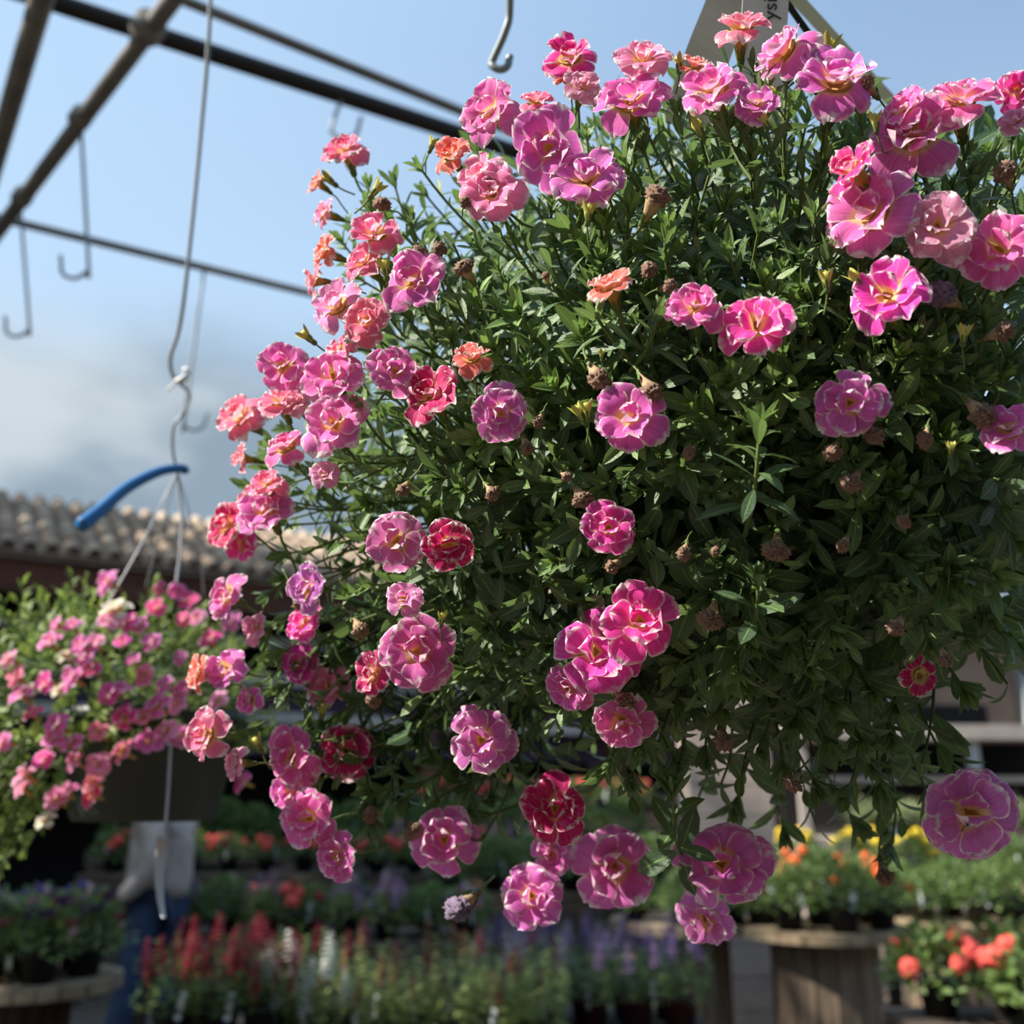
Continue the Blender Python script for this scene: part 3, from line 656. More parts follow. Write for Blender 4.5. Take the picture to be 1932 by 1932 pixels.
DD = [(1130,715,52),(1230,740,50),(930,340,34),(1240,370,60),(1225,510,40),(1265,540,36),(760,925,34),(930,932,34),(1100,942,42),(1155,1070,34),(1300,855,30),(1340,1170,50),(1650,822,44),(1570,855,42),(1605,912,42),(1465,1040,52),(1855,785,55),(1745,830,36),(1895,322,42),(1895,625,42),(1632,160,36),(780,1570,38),(1365,1402,42),(1670,1655,40),(1495,1480,36),(995,845,34),(1015,797,30),(1590,1030,32),(1185,1325,42),(830,470,36),(790,476,34),(720,385,34),(1705,985,28),(1690,1185,40),(1290,1045,34),(1350,1040,24),(1785,1245,32),(570,1135,40),(875,505,40),(680,1190,40),(705,1320,40),(700,1540,34),(880,380,30),(1030,520,20),(1070,900,24)]
for px, py, w in DD:
    d = depth_on(px, py, 1.03)-0.012; vr = ray(px, py); up = 0.4 if py < 700 else -0.7
    put_dead(basket, onray(px, py, d), unit(-vr*0.6 + np.array([rng.uniform(-.7, .7), 0, up+rng.uniform(-.3, .3)])), w/F*d/2*1.9)
for px, py, w in [(865,1715,55),(1775,555,60)]:
    d = depth_on(px, py, 1.03)-.005; put_dead(basket, onray(px, py, d), unit(-ray(px, py)*.7+np.array([-.5, 0, -.4 if py > 900 else .4])), w/F*d/2*1.9, True)
for px, py, w, ax in [(568,625,40,-1),(1557,512,42,0),(1605,512,44,-.5),(1087,765,46,-.4),(1105,758,44,-.1),(1112,385,44,.1),(1450,165,44,-.3),(1565,72,52,.2),(610,330,36,-1),(722,490,44,-.2),(610,1328,40,.1),(1280,105,34,0),(1438,218,30,-.4),(1650,215,36,0),(1310,225,46,-.3),(1820,615,40,.2),(1795,835,30,.2),(820,262,30,.3),(720,345,40,.6),(480,1390,36,-.5),(1135,660,24,0),(835,1155,34,.1)]:
    d = depth_on(px, py, 1.04)-.012; put_bud(basket, onray(px, py, d), unit(-ray(px, py)*.35+np.array([ax, 0, .9])), w/F*d/2*1.5)

# ------------------------------------------------------------------ SECOND BASKET (left, behind)
E2 = onray(165, 1330, 1.5); A2 = np.array([0.25, 0.20, 0.17])
b2 = empty('hanging_basket', E2+np.array([0.09, 0, -0.148])); tag(b2, 'blurred pink-flowered hanging basket in a dark green pot at the left', 'basket'); B2 = np.array(b2.location)
link('pot', mesh('pot', *lathe([(0.02, 0), (.088, 0), (.092, .01), (.112, .12), (.12, .122), (.12, .138), (.105, .138)], 32), M_pot), b2)
link('soil', mesh('soil', *lathe([(.11, .125), (.001, .14)], 24), M_soil), b2)
P_, A_, N_, L_, T_ = [], [], [], [], []
st2 = []
for i in range(330):
    v = unit(rng.normal(0, 1, 3)); v[2] = max(v[2], -0.75 if v[0] < -0.1 else -0.3); tip = E2 + v*A2*rng.uniform(.85, 1.05)
    if v[0] < -.3 and v[2] < 0: tip[2] -= rng.uniform(0, .12)
    ax = unit(v+np.array([0, 0, .5])+rng.normal(0, .2, 3)); root = E2+(tip-E2)*.45; path = bez(root, tip-ax*.05, tip, 8); st2.append(tube(path, .0012, 4, False))
    for k in range(13):
        t = .3+.7*k/12; j = min(int(t*7), 6); p = path[j]+(path[j+1]-path[j])*(t*7-j); e = unit(np.cross(ax, rng.normal(0, 1, 3))); ang = math.radians(75-45*t)
        P_.append(p); A_.append(ax*math.cos(ang)+e*math.sin(ang)); N_.append(ax*math.sin(ang)-e*math.cos(ang)); L_.append(.023*(1.1-.4*t)); T_.append(rng.uniform(.2, 1)*t)
n = len(P_); L_ = np.array(L_); V, q, uv = leaf_arrays(np.array(P_)-B2, np.array(A_), np.array(N_), L_, L_*.34, rng.normal(.4, .3, n), np.full(n, .25), None, 5, 3)
o = link('leaves', leaves_mesh('leaves', V, q, uv, np.array(T_), M_leaf2), b2); tag(o, kind='stuff')
sv, sf = join(st2); tag(link('stems', mesh('stems', sv-B2, sf, M_stem), b2), kind='stuff')
def whole_corolla(v):
    V = []; Fc = []; UV = []; n = 0
    for a, q_, u_ in v['raw']:
        V.append(a); UV.append(u_); Fc += [[x+n for x in f] for f in q_]; n += len(a)
    return mesh('corolla', np.concatenate(V), Fc, M_petal, np.concatenate(UV))
COR = [whole_corolla(VAR[i]) for i in range(4)]
F2 = [(201,1098,48),(300,1110,32),(335,1115,34),(355,1133,40),(295,1145,38),(205,1172,42),(240,1172,42),(265,1178,34),(345,1168,30),(435,1172,42),(107,1180,34),(135,1180,34),(92,1210,42),(150,1215,42),(180,1212,40),(230,1210,30),(285,1210,40),(160,1238,46),(30,1275,40),(38,1308,44),(85,1288,42),(135,1278,50),(170,1263,38),(205,1308,44),(225,1300,38),(272,1275,40),(310,1290,38),(345,1295,34),(340,1240,30),(105,1368,48),(135,1402,42),(100,1395,40),(185,1378,40),(232,1352,48),(270,1350,38),(295,1330,48),(335,1325,44),(280,1398,50),(312,1378,46),(340,1388,42),(80,1432,38),(140,1435,38),(185,1442,44),(228,1418,46),(45,1462,44),(42,1488,34),(105,1505,44),(125,1490,36),(172,1475,40),(170,1502,42),(395,1205,42),(410,1320,40),(15,1245,36),(5,1400,38),(370,1165,36),(60,1345,34),(250,1245,32),(455,1475,40)]
for px, py, w in F2:
    r = ray(px, py)/A2; o_ = (CAM-E2)/A2; A = r@r; B = r@o_; C = o_@o_-1.1; D = B*B-A*C
    d = (-B-math.sqrt(D))/A if D > 0 else -B/A
    p = onray(px, py, d-.01); nn_ = unit(np.array([-.35+rng.normal(0, .25), -.7, .35+rng.normal(0, .2)]))
    M = Matrix.Translation(Vector(p-B2)) @ frame(nn_, rng.uniform(0, 6)) @ Matrix.Scale(w/F*d/2*1.05, 4)
    f = link('flower', random.choice(COR), b2, M=M); c = COLR[random.choice('PMLCPH')]; f.color = (*c[:3], .25); link('flower_tube', VAR[0]['tube'], f)
for px, py, w in [(215,1150,60),(55,1300,30),(112,1300,30),(85,1545,35),(125,1235,30)]:
    d = 1.32; M = Matrix.Translation(Vector(onray(px, py, d)-B2)) @ frame((-.2, -.6, .7), 1) @ Matrix.Scale(w/F*d/2, 4)
    f = link('flower', COR[1], b2, M=M); f.color = (.8, .82, .6, 1); f['label'] = 'pale cream flower'; link('flower_tube', VAR[0]['tube'], f)
# hanger of the left basket: clear strands, wire, blue band
M_clear = plain('clear_plastic', (0.36, 0.37, 0.39), 0.3)
top2 = onray(335, 892, 1.5)
def btube(name, pts, r, m, parent, org, label=None):
    o = link(name, mesh(name, *tube(spline(pts, 6)-org, r, 8), m), parent)
    if label: o['label'] = label
    return o
btube('hanger_strand', [top2, onray(305, 950, 1.48), onray(265, 1030, 1.43), onray(160, 1215, 1.38)], .0013, M_clear, b2, B2)
btube('hanger_strand', [top2, onray(342, 960, 1.49), onray(340, 1040, 1.46), onray(328, 1130, 1.43)], .002, M_clear, b2, B2)
btube('hanger_strand', [top2, onray(318, 950, 1.56), onray(290, 1050, 1.60), onray(275, 1110, 1.62)], .0010, M_clear, b2, B2)
btube('hanger_strand', [top2, onray(352, 950, 1.56), onray(378, 1050, 1.60), onray(385, 1130, 1.62)], .0010, M_clear, b2, B2)
btube('hanger_hook', [onray(338, 722, 1.5), onray(358, 745, 1.5), onray(345, 780, 1.5), onray(328, 805, 1.5), onray(326, 850, 1.5), top2], .0022, M_wire, b2, B2)
BLU = plain('blue_plastic', (0.008, 0.12, 0.33), 0.45)
pb = onray(250, 930, 1.45)
o = link('blue_band', mesh('blue_band', *tube(spline([onray(152, 992, 1.40), onray(190, 962, 1.42), onray(240, 920, 1.45), onray(300, 890, 1.48), onray(345, 884, 1.5), onray(350, 893, 1.5)], 6)-pb, np.linspace(.0095, .0052, 31), 10), BLU), None, loc=pb)
tag(o, 'curved blue plastic band hanging above the left basket', 'band')
pw = onz(397, 0, ZR); hp = onray(325, 700, 1.5)
wtop = onray(400, -420, 1.75)
o = link('hanging_wire', mesh('hanging_wire', *tube(spline([wtop, onray(397, 0, 1.6), onray(378, 260, 1.55), onray(352, 520, 1.5), onray(338, 620, 1.5), onray(322, 672, 1.5), onray(325, 705, 1.5), onray(340, 722, 1.5), onray(352, 712, 1.5)], 6)-hp, .0030, 8), M_wire), None, loc=hp)
tag(o, 'long grey wire with a curled lower end carrying the left basket', 'wire')
tw = onray(342, 712, 1.49)
o = link('twist_tie', mesh('twist_tie', *tube(spline([onray(315, 738, 1.49), onray(330, 722, 1.49), onray(342, 716, 1.485), onray(352, 706, 1.49), onray(350, 698, 1.5)], 5)-tw, [.0015]*6+[.004]*10+[.005]*5, 8), M_white), None, loc=tw)
tag(o, 'small white tie knotted on the wire above the left basket', 'tie')
sb = onray(305, 1600, 1.28)
o = empty('hanging_label', sb); tag(o, 'narrow white strip hanging on a cord in front of the person', 'label')
SBn = np.array(sb)
btube('cord', [onray(322, 1400, 1.28), onray(318, 1480, 1.28), onray(312, 1560, 1.28), onray(308, 1590, 1.28)], .0018, M_clear, o, SBn)
V, Fc = [], []
for i, (px, py, w) in enumerate([(306, 1578, 20), (302, 1620, 20), (300, 1660, 17), (303, 1700, 14), (309, 1732, 9)]):
    for s, dd in ((-1, 0), (1, 0), (1, .002), (-1, .002)): V.append(onray(px+s*w/2, py, 1.28+dd+0.004*math.sin(i))-SBn)
for i in range(4):
    for k in range(4): Fc.append((i*4+k, i*4+(k+1) % 4, i*4+4+(k+1) % 4, i*4+4+k))
Fc += [(0, 1, 2, 3), (19, 18, 17, 16)]
link('strip', mesh('strip', V, Fc, plain('frosted_plastic', (.42, .43, .45), .4)), o)

# ------------------------------------------------------------------ NURSERY behind
M_wood = plain('weathered_wood', (0.25, 0.185, 0.13), 0.85, nscale=7, c2=(0.13, 0.09, 0.065), stretch=(6, 6, .6), bump=.3)
M_wood2 = plain('pale_rim_wood', (0.36, 0.28, 0.18), 0.85, nscale=9, c2=(0.22, 0.16, 0.10))
M_redwood = plain('dark_red_wood', (0.07, 0.03, 0.022), 0.8, nscale=6, c2=(.035, .02, .015), stretch=(5, 5, .5))
M_tagw = plain('label_white', (0.62, 0.66, 0.70), 0.4)
def ring_plank_disc(R, th, n=9):
    """round top made of separate boards: returns list of (V,F)"""
    out = []; w = 2*R/n
    for i in range(n):
        x0 = -R+i*w+.004; x1 = -R+(i+1)*w-.004; xs = np.linspace(x0, x1, 4); P = []
        for z in (-th, 0):
            for x in xs: P.append((x, -math.sqrt(max(0, R*R-x*x)), z))
            for x in xs[::-1]: P.append((x, math.sqrt(max(0, R*R-x*x)), z))
        m = 8; Fc = [tuple(range(m))[::-1], tuple(m+k for k in range(m))] + [(k, (k+1) % m, m+(k+1) % m, m+k) for k in range(m)]
        out.append((np.array(P), Fc))
    return out
def spool(pos, R, r, h, label, m=M_wood, grp=None):
    t = empty('cable_spool', pos); tag(t, label, 'spool', grp); t.rotation_euler.z = rng.uniform(-.2, .2)
    for V, Fc in ring_plank_disc(R, .05): link('plank', mesh('plank', V+np.array([0, 0, h]), Fc, M_wood2, smooth=False), t)
    for V, Fc in ring_plank_disc(R, .05): link('plank', mesh('plank', V+np.array([0, 0, .05]), Fc, m, smooth=False), t)
    ns = 16; stv = []
    for k in range(ns):
        a = 2*PI*k/ns; w = 2*r*math.sin(PI/ns)*.97
        V, Fc = box((0, 0, 0), (.03, w, h-.1)); ca, sa = math.cos(a), math.sin(a)
        V = np.c_[V[:, 0]*ca-V[:, 1]*sa+r*ca, V[:, 0]*sa+V[:, 1]*ca+r*sa, V[:, 2]+h/2]
        link('stave', mesh('stave', V, Fc, m, smooth=False), t)
    link('core', mesh('core', *lathe([(r-.03, .05), (r-.03, h-.05)], 16), M_dark), t)
    return t
def blossom(c, m, petals=5, cupz=.35):
    P = []
    for k in range(petals):
        a = 2*PI*k/petals; e = np.array([math.cos(a), math.sin(a), 0.]); P.append(strip_leaf(e*.1, e+np.array([0, 0, cupz]), np.array([0, 0, 1.]), 1.0, .95, .5, 5, 5))
    P.append(lathe([(.0, .0), (.18, .05), (.12, .22), (.001, .26)], 8)); return mesh('blossom', *join(P), m)
def spike(m, n=16):
    P = []
    for k in range(n):
        z = k/n*3.2; a = k*2.4; rr = .8*(1-.6*k/n); e = np.array([math.cos(a), math.sin(a), 0.])
        for s in (-1, 1):
            P.append(strip_leaf(np.array([0, 0, z]), e+np.array([0, 0, .5])+.5*s*np.array([-e[1], e[0], 0]), np.array([0, 0, 1.])-e*.3, rr*1.3, rr*1.1, .9, 4, 3))
    P.append(tube([(0, 0, -1.6), (0, 0, 0), (0, 0, 3.2)], [.06, .06, .03], 5)); return mesh('flower_spike', *join(P), m)
def ballhead(m):
    P = []
    for k in range(26):
        z = 1-2*(k+.5)/26; a = k*2.4; s = math.sqrt(1-z*z); e = np.array([s*math.cos(a), s*math.sin(a), z])
        if z < -.5: continue
        u_ = unit(np.cross(e, [0.1, .2, 1])); w_ = np.cross(e, u_)
        for j in range(5):
            b = 2*PI*j/5+k; d = math.cos(b)*u_+math.sin(b)*w_; P.append(strip_leaf(e*.8, d+e*.25, e, .42, .34, .4, 4, 3))
    return mesh('flower_head', *join(P), m)
def pm(n, c, c2=None): 
    m = plain(n, c, .6, nscale=40, c2=c2 or tuple(x*.6 for x in c)); return m
MC = dict(red=pm('red_petals', (.34, .015, .03)), coral=pm('coral_petals', (.85, .13, .10), (.70, .07, .06)), pink=pm('pink_petals', (.60, .12, .30)), lav=pm('lavender_petals', (.48, .30, .55)), palep=pm('pale_pink_petals', (.62, .38, .48)),
          purple=pm('purple_petals', (.10, .05, .22)), white=pm('white_petals', (.72, .72, .66), (.55, .58, .48)), orange=pm('orange_petals', (.85, .16, .03), (.7, .1, .02)), yellow=pm('yellow_petals', (.85, .65, .04), (.75, .5, .02)))
BLS = {k: blossom(k, m) for k, m in MC.items()}; SPK = {k: spike(m) for k, m in MC.items()}; BAL = {k: ballhead(MC[k]) for k in ('coral', 'orange', 'yellow', 'red')}
POTM = mesh('pot', *lathe([(.001, 0), (.052, 0), (.068, .105), (.075, .105), (.075, .12), (.066, .12), (.062, .10), (.001, .10)], 16), M_black)
POTR = mesh('pot', *lathe([(.001, 0), (.052, 0), (.068, .105), (.075, .105), (.075, .12), (.066, .12), (.062, .10), (.001, .10)], 16), plain('maroon_plastic', (.05, .012, .02), .5))
TAGM = mesh('label_stick', *box((0, 0, 0), (.022, .0015, .085)), M_tagw, smooth=False)
def foliage(w, h, n, L, kind, m, seed):
    rs = np.random.default_rng(seed)
    if kind == 'bush':
        v = rs.normal(0, 1, (n, 3)); v[:, 2] = np.abs(v[:, 2]); v /= np.linalg.norm(v, axis=1)[:, None]; r = rs.uniform(.45, 1, n)**.6
        P = v*r[:, None]*np.array([w, w, h]) + np.array([0, 0, .09]); A = v + rs.normal(0, .5, (n, 3)) + np.array([0, 0, .3]); Nn = v*.5+np.array([0, 0, .8])+rs.normal(0, .3, (n, 3))
        ll = rs.uniform(.7, 1.2, n)*L; ww = ll*.45; tt = r*rs.uniform(.2, 1, n)
    elif kind == 'spikes':
        k = rs.integers(0, 14, n); a = k*2.4; rr = np.sqrt((k+.5)/14)*w; z = rs.uniform(0, 1, n)*h*(.75+.25*np.sin(k*3.3))
        P = np.c_[np.cos(a)*rr*(1+.3*z/h), np.sin(a)*rr*(1+.3*z/h), z+.1]; th = rs.uniform(0, 6.28, n); A = np.c_[np.cos(th), np.sin(th), np.full(n, .5)]; Nn = np.tile([0, 0, 1.], (n, 1)); ll = rs.uniform(.7, 1.2, n)*L*(1.1-.6*z/h); ww = ll*.32; tt = rs.uniform(.2, 1, n)
    else:
        th = rs.uniform(0, 6.28, n); P = np.c_[np.cos(th)*w*.25*rs.random(n), np.sin(th)*w*.25*rs.random(n), np.full(n, .1)]; A = np.c_[np.cos(th)*rs.uniform(.1, .9, n), np.sin(th)*rs.uniform(.1, .9, n), np.ones(n)]; Nn = np.c_[-np.cos(th), -np.sin(th), np.full(n, .4)]; ll = rs.uniform(.6, 1.1, n)*h; ww = np.full(n, .012); tt = rs.uniform(0, 1, n)
    K = rs.normal(.5, .3, n) if kind != 'grass' else rs.uniform(.5, 1.6, n)
    V, q, uv = leaf_arrays(P, A, Nn, ll, ww, K, np.full(n, .2), None, 5 if kind != 'grass' else 7, 3)
    return leaves_mesh('foliage', V, q, uv, tt, m)
def proto(name, w, h, kind, heads, sizes, nh, L=.035, n=420, m=None, seed=1, potm=None):
    m = m or M_leafbg; rs = np.random.default_rng(seed+50); t = empty(name); parts = []
    link('pot', potm or POTM, t); tag(link('foliage', foliage(w, h, n, L, kind, m, seed), t), kind='stuff')
    s_ = link('label_stick', TAGM, t, loc=(.055, -.045, .13)); s_.rotation_euler = (rs.uniform(-.3, .1), rs.uniform(-.2, .2), .3)
    for k in range(nh):
        me, kd = heads[int(rs.integers(len(heads)))]; a = rs.uniform(0, 6.28); r = math.sqrt(rs.random())*w*.95; z = .09+h*math.sqrt(max(0.05, 1-(r/w)**2))*rs.uniform(.85, 1.05)
        o = link({'b': 'blossom', 's': 'flower_spike', 'h': 'flower_head'}[kd], me, t, loc=(r*math.cos(a), r*math.sin(a), z)); sc = rs.uniform(*sizes); o.scale = (sc, sc, sc)
        o.rotation_euler = (rs.uniform(-.5, .5), rs.uniform(-.5, .5), a) if kd != 's' else (rs.uniform(-.12, .12), rs.uniform(-.12, .12), a)
        if kd == 'b': o.rotation_euler = (rs.uniform(.2, 1.1), rs.uniform(-.5, .5), rs.uniform(-.6, .6))
    return t
def dup(root, loc, rz, label, cat, group, sc=1.0):
    r = root.copy(); COL.objects.link(r); r.location = Vector(loc); r.rotation_euler.z = rz; r.scale = (sc, sc, sc); tag(r, label, cat, group)
    for ch in root.children: c = ch.copy(); COL.objects.link(c); c.parent = r
    return r
PR = dict(
 petunia=proto('petunia_pot', .15, .20, 'bush', [(BLS['pink'], 'b'), (BLS['purple'], 'b'), (BLS['palep'], 'b')], (.022, .034), 16, seed=2),
 redsnap=proto('snapdragon_pot', .13, .26, 'spikes', [(SPK['red'], 's')], (.024, .034), 12, seed=3, L=.04),
 greensnap=proto('snapdragon_pot', .12, .30, 'spikes', [(SPK['red'], 's')], (.020, .030), 3, seed=4, L=.04, n=560, m=M_leafspike),
 whitesnap=proto('snapdragon_pot', .12, .26, 'spikes', [(SPK['white'], 's')], (.028, .040), 9, seed=5, L=.04, m=M_leafspike),
 lavender=proto('stock_pot', .12, .16, 'bush', [(SPK['lav'], 's'), (SPK['palep'], 's')], (.026, .038), 9, seed=6, m=M_leafspike),
 salvia=proto('salvia_pot', .14, .22, 'spikes', [(SPK['purple'], 's'), (SPK['lav'], 's')], (.020, .030), 7, seed=7, L=.04, potm=POTR),
 marigold=proto('marigold_pot', .14, .22, 'bush', [(BAL['orange'], 'h')], (.022, .034), 3, seed=8, L=.032, n=620),
 yellow=proto('marigold_pot', .14, .24, 'bush', [(BAL['yellow'], 'h')], (.03, .04), 7, seed=9),
 green=proto('herb_pot', .15, .20, 'bush', [], (.02, .02), 0, seed=10, n=620),
 geranium=proto('geranium_pot', .17, .20, 'bush', [(BAL['coral'], 'h')], (.030, .042), 9, seed=11, L=.05),
 redbed=proto('geranium_pot', .15, .18, 'bush', [(BAL['red'], 'h'), (BAL['coral'], 'h')], (.028, .042), 7, seed=12),
 grass=proto('grass_pot', .25, .38, 'grass', [], (.02, .02), 0, seed=13, m=M_leafpale, n=420))
usedp = set()
def place(key, loc, label, cat, group=None, sc=1.0):
    if key not in usedp:
        r = PR[key]; usedp.add(key); r.location = Vector(loc); r.rotation_euler.z = rng.uniform(0, 6.28); r.scale = (sc,)*3; tag(r, label, cat, group); return r
    return dup(PR[key], loc, rng.uniform(0, 6.28), label, cat, group, sc)
M_bench = plain('dark_bench_wood', (.10, .075, .055), .85, nscale=7, c2=(.05, .038, .03), stretch=(.6, 6, 6))
def table(c, sx, sy, h, label, m=M_bench):
    t = empty('bench', (c[0], c[1], 0)); tag(t, label, 'bench'); n = max(3, int(sy/.14)); w = sy/n
    for i in range(n): V, Fc = box((0, -sy/2+(i+.5)*w, h-.02), (sx, w*.93, .035)); link('slat', mesh('slat', V, Fc, m, smooth=False), t)
    for a in (-1, 1):
        for b in (-1, 1): V, Fc = box((a*(sx/2-.06), b*(sy/2-.06), (h-.04)/2), (.08, .08, h-.04)); link('leg', mesh('leg', V, Fc, m, smooth=False), t)
    for b in (-1, 1): V, Fc = box((0, b*(sy/2-.03), h-.085), (sx, .04, .09)); link('apron', mesh('apron', V, Fc, m, smooth=False), t)
# right: three spools
ORD = ['first', 'second', 'third', 'fourth', 'fifth', 'sixth', 'seventh', 'eighth', 'ninth', 'tenth', 'eleventh', 'twelfth', 'thirteenth', 'fourteenth', 'fifteenth', 'sixteenth']
DIRS = ['at the right side', 'at the back right', 'at the back', 'at the back left', 'at the left side', 'at the front left', 'at the front', 'at the front right']
def ringpots(key, c, h, R, n, label, cat, group, inner=True, sc=1.0):
    for k in range(n):
        a = 2*PI*k/n+.3; place(key, (c[0]+R*math.cos(a), c[1]+R*math.sin(a), h), label + ', ' + DIRS[int(round(a/(PI/4))) % 8], cat, group, sc*rng.uniform(.92, 1.08))
    if inner: place(key, (c[0], c[1], h), label + ', in the centre', cat, group, sc*1.1)
s2 = at(1552, 6.0, .84); spool((s2[0], 6.0, 0), .46, .27, .84, 'round wooden cable spool below the orange marigolds, middle one of three')
ringpots('marigold', s2, .84, .32, 7, 'black pot of green marigolds with orange heads on the middle spool', 'plant', 'marigolds on the middle spool', sc=1.2)
s1 = at(1295, 6.3, .84); spool((s1[0], 6.3, 0), .44, .22, .84, 'round wooden cable spool left of the marigold spool')
ringpots('green', s1, .84, .32, 6, 'black pot of leafy green herbs on the left spool', 'plant', 'herbs on the left spool', sc=.85)
s3 = at(1795, 6.8, .80); spool((s3[0], 6.8, 0), .50, .29, .80, 'round wooden cable spool at the right behind the coral geraniums')
ringpots('green', s3, .80, .35, 7, 'black pot of leafy green plants on the right-hand spool', 'plant', 'greens on the right spool', sc=1.1)
s4 = at(1990, 7.6, .95); spool((s4[0], 7.6, 0), .5, .26, .95, 'round wooden cable spool cut off by the right edge')
ringpots('green', s4, .95, .33, 6, 'black pot of leafy plants on the spool at the right edge', 'plant', 'greens on the edge spool')
# yellow flowers behind the marigolds
by = at(1560, 8.0, .95); table((by[0], 8.0), 2.2, .8, .95, 'slatted wooden bench carrying the yellow flowers')
for i in range(8): place('yellow', (by[0]-.85+i*.24, 7.85+.25*(i % 2), .95), ORD[i] + ' from the left of the yellow flowers behind the marigolds', 'plant', 'yellow flowers behind the marigolds')
# coral geraniums near, lower right
gz = .82
gp = at(1935, 3.6, gz); table((gp[0]+.15, 3.6), 1.0, .7, gz-.02, 'low wooden bench under the coral geraniums')
for dx, dy, w_ in ((0, -.1, 'nearest'), (.27, .0, 'right front'), (.08, .24, 'middle back'), (-.2, .18, 'leftmost'), (.36, .28, 'right back')): place('geranium', (gp[0]+dx, 3.6+dy, gz-.02), w_ + ' of the coral red geraniums in the lower right corner', 'plant', 'coral geraniums at the lower right', 1.0)
# purple salvia in front of left spool
sp_ = at(1110, 5.0, .55); table((sp_[0], 5.0), 1.05, .8, .55, 'wooden bench under the purple salvias')
for i in range(10): place('salvia', (sp_[0]-.38+(i % 5)*.19, 4.8+(i//5)*.3, .55), 'purple salvia, ' + ORD[i % 5] + ' from the left in the ' + ('front', 'back')[i//5] + ' line below the basket', 'plant', 'purple salvias below the basket', 1.15)
# green, red and white snapdragons front centre
fp = at(770, 4.5, .55); table((fp[0], 4.5), 1.4, .8, .55, 'wooden bench under the green snapdragons')
for i in range(14):
    k = 'whitesnap' if i in (0, 1) else ('greensnap')
    place(k, (fp[0]-.48+(i % 7)*.165, 4.3+(i//7)*.28, .55), ('white snapdragon, ' if k == 'whitesnap' else 'green snapdragon, ') + ORD[i % 7] + ' from the left in the ' + ('front', 'back')[i//7] + ' line, front bench', 'plant', 'white snapdragons on the front bench' if k == 'whitesnap' else 'green snapdragons on the front bench', rng.uniform(.95, 1.15))
# red snapdragons right of the person
rp = at(425, 4.4, .62); table((rp[0]+.02, 4.4), .62, .7, .62, 'small wooden bench under the red snapdragons')
for dx, dy in ((-.15, -.18), (.02, -.2), (.18, -.16), (-.10, .08), (.11, .09)): place('redsnap', (rp[0]+dx, 4.4+dy, .62), 'red snapdragon right of the blue jeans, ' + {-.15: 'front left', .02: 'front middle', .18: 'front right', -.10: 'back left', .11: 'back right'}[dx] + ' of five', 'plant', 'red snapdragons beside the person', 1.1)
# lavender row
lp = at(620, 6.6, .72); table((lp[0], 6.6), 2.1, .8, .72, 'wooden bench under the pale lavender stocks')
KN = dict(lavender='pale lavender stock', redbed='red geranium', green='leafy green herb', petunia='mixed petunia')
KR = ['lavender', 'green', 'lavender', 'redbed', 'lavender', 'lavender', 'green', 'petunia', 'green', 'lavender', 'redbed', 'green', 'petunia', 'lavender', 'green', 'redbed']
for i in range(16): place(KR[i], (lp[0]-.85+(i % 8)*.24+rng.uniform(-.03, .03), 6.4+(i//8)*.3+rng.uniform(-.04, .04), .72), KN[KR[i]] + ', ' + ORD[i % 8] + ' from the left in the ' + ('front', 'back')[i//8] + ' line beyond the person', 'plant', 'mixed plants in the middle row', rng.uniform(.95, 1.2))
# middle back rows
for (px, Y, h, key, lab, cat, grp, n, step, sc) in [(500, 8.6, .95, 'redbed', 'red and coral geranium on the bench behind the lavender stocks', 'plant', 'red geraniums behind the stocks', 9, .3, 1.15),
      (820, 9.3, .95, 'lavender', 'lavender stock on the far bench under the pink basket', 'plant', 'mixed plants on the far bench', 9, .28, 1.2),
      (700, 10.2, 1.05, 'green', 'leafy green plant on the farthest bench', 'plant', 'green plants on the farthest bench', 16, .32, 1.5),
      (1080, 8.1, .85, 'green', 'leafy green plant on the bench behind the left spool', 'plant', 'green plants behind the left spool', 7, .3, 1.3),
      (1000, 11.2, 1.35, 'redbed', 'red geranium on the tall rack seen through the basket', 'plant', 'red geraniums on the tall rack', 8, .32, 1.4)]:
    p = at(px, Y, h); L = n*step; table((p[0], Y), L+.1, .5, h, {500: 'wooden bench under the red geraniums', 820: 'wooden bench under the far lavender stocks', 700: 'long wooden bench farthest from view', 1080: 'wooden bench behind the left spool', 1000: 'tall wooden rack under the farthest red geraniums'}[px])
    for i in range(n): key2 = key if key != 'lavender' else KR[(i*3) % 16]; place(key2, (p[0]-L/2+(i+.5)*step, Y+rng.uniform(-.12, .12), h), lab.replace('lavender stock', KN.get(key2, '')) + ', ' + ORD[i] + ' from the left', cat, grp, sc*rng.uniform(.9, 1.1))
# left: petunias on a dark round spool, low crates
ls = at(60, 4.6, .80); spool((ls[0], 4.6, 0), .36, .15, .80, 'dark wooden cable spool under the petunias to the left of the person', M_redwood)
for k in range(7):
    a = 2*PI*k/6; rr = 0 if k == 6 else .21; place('petunia', (ls[0]+rr*math.cos(a), 4.6+rr*math.sin(a), .80), 'mixed pink and purple petunia, ' + (DIRS[int(round(a/(PI/4))) % 8] if k < 6 else 'in the centre') + ' of the dark spool', 'plant', 'petunias under the left basket', 1.15)
l2 = at(10, 6.6, .55); spool((l2[0], 6.6, 0), .42, .2, .55, 'low wooden cable spool in the lower left corner')
# pale grasses, right middle distance
gg = at(1850, 8.6, 1.15); table((gg[0], 8.6), 1.9, .7, 1.15, 'tall bench under the pale grasses')
for i in range(6): place('grass', (gg[0]-.8+i*.32, 8.55+.2*(i % 2), 1.15), 'pale green grass behind the basket, ' + ORD[i] + ' from the left', 'plant', 'pale grasses behind the basket', 1.0)
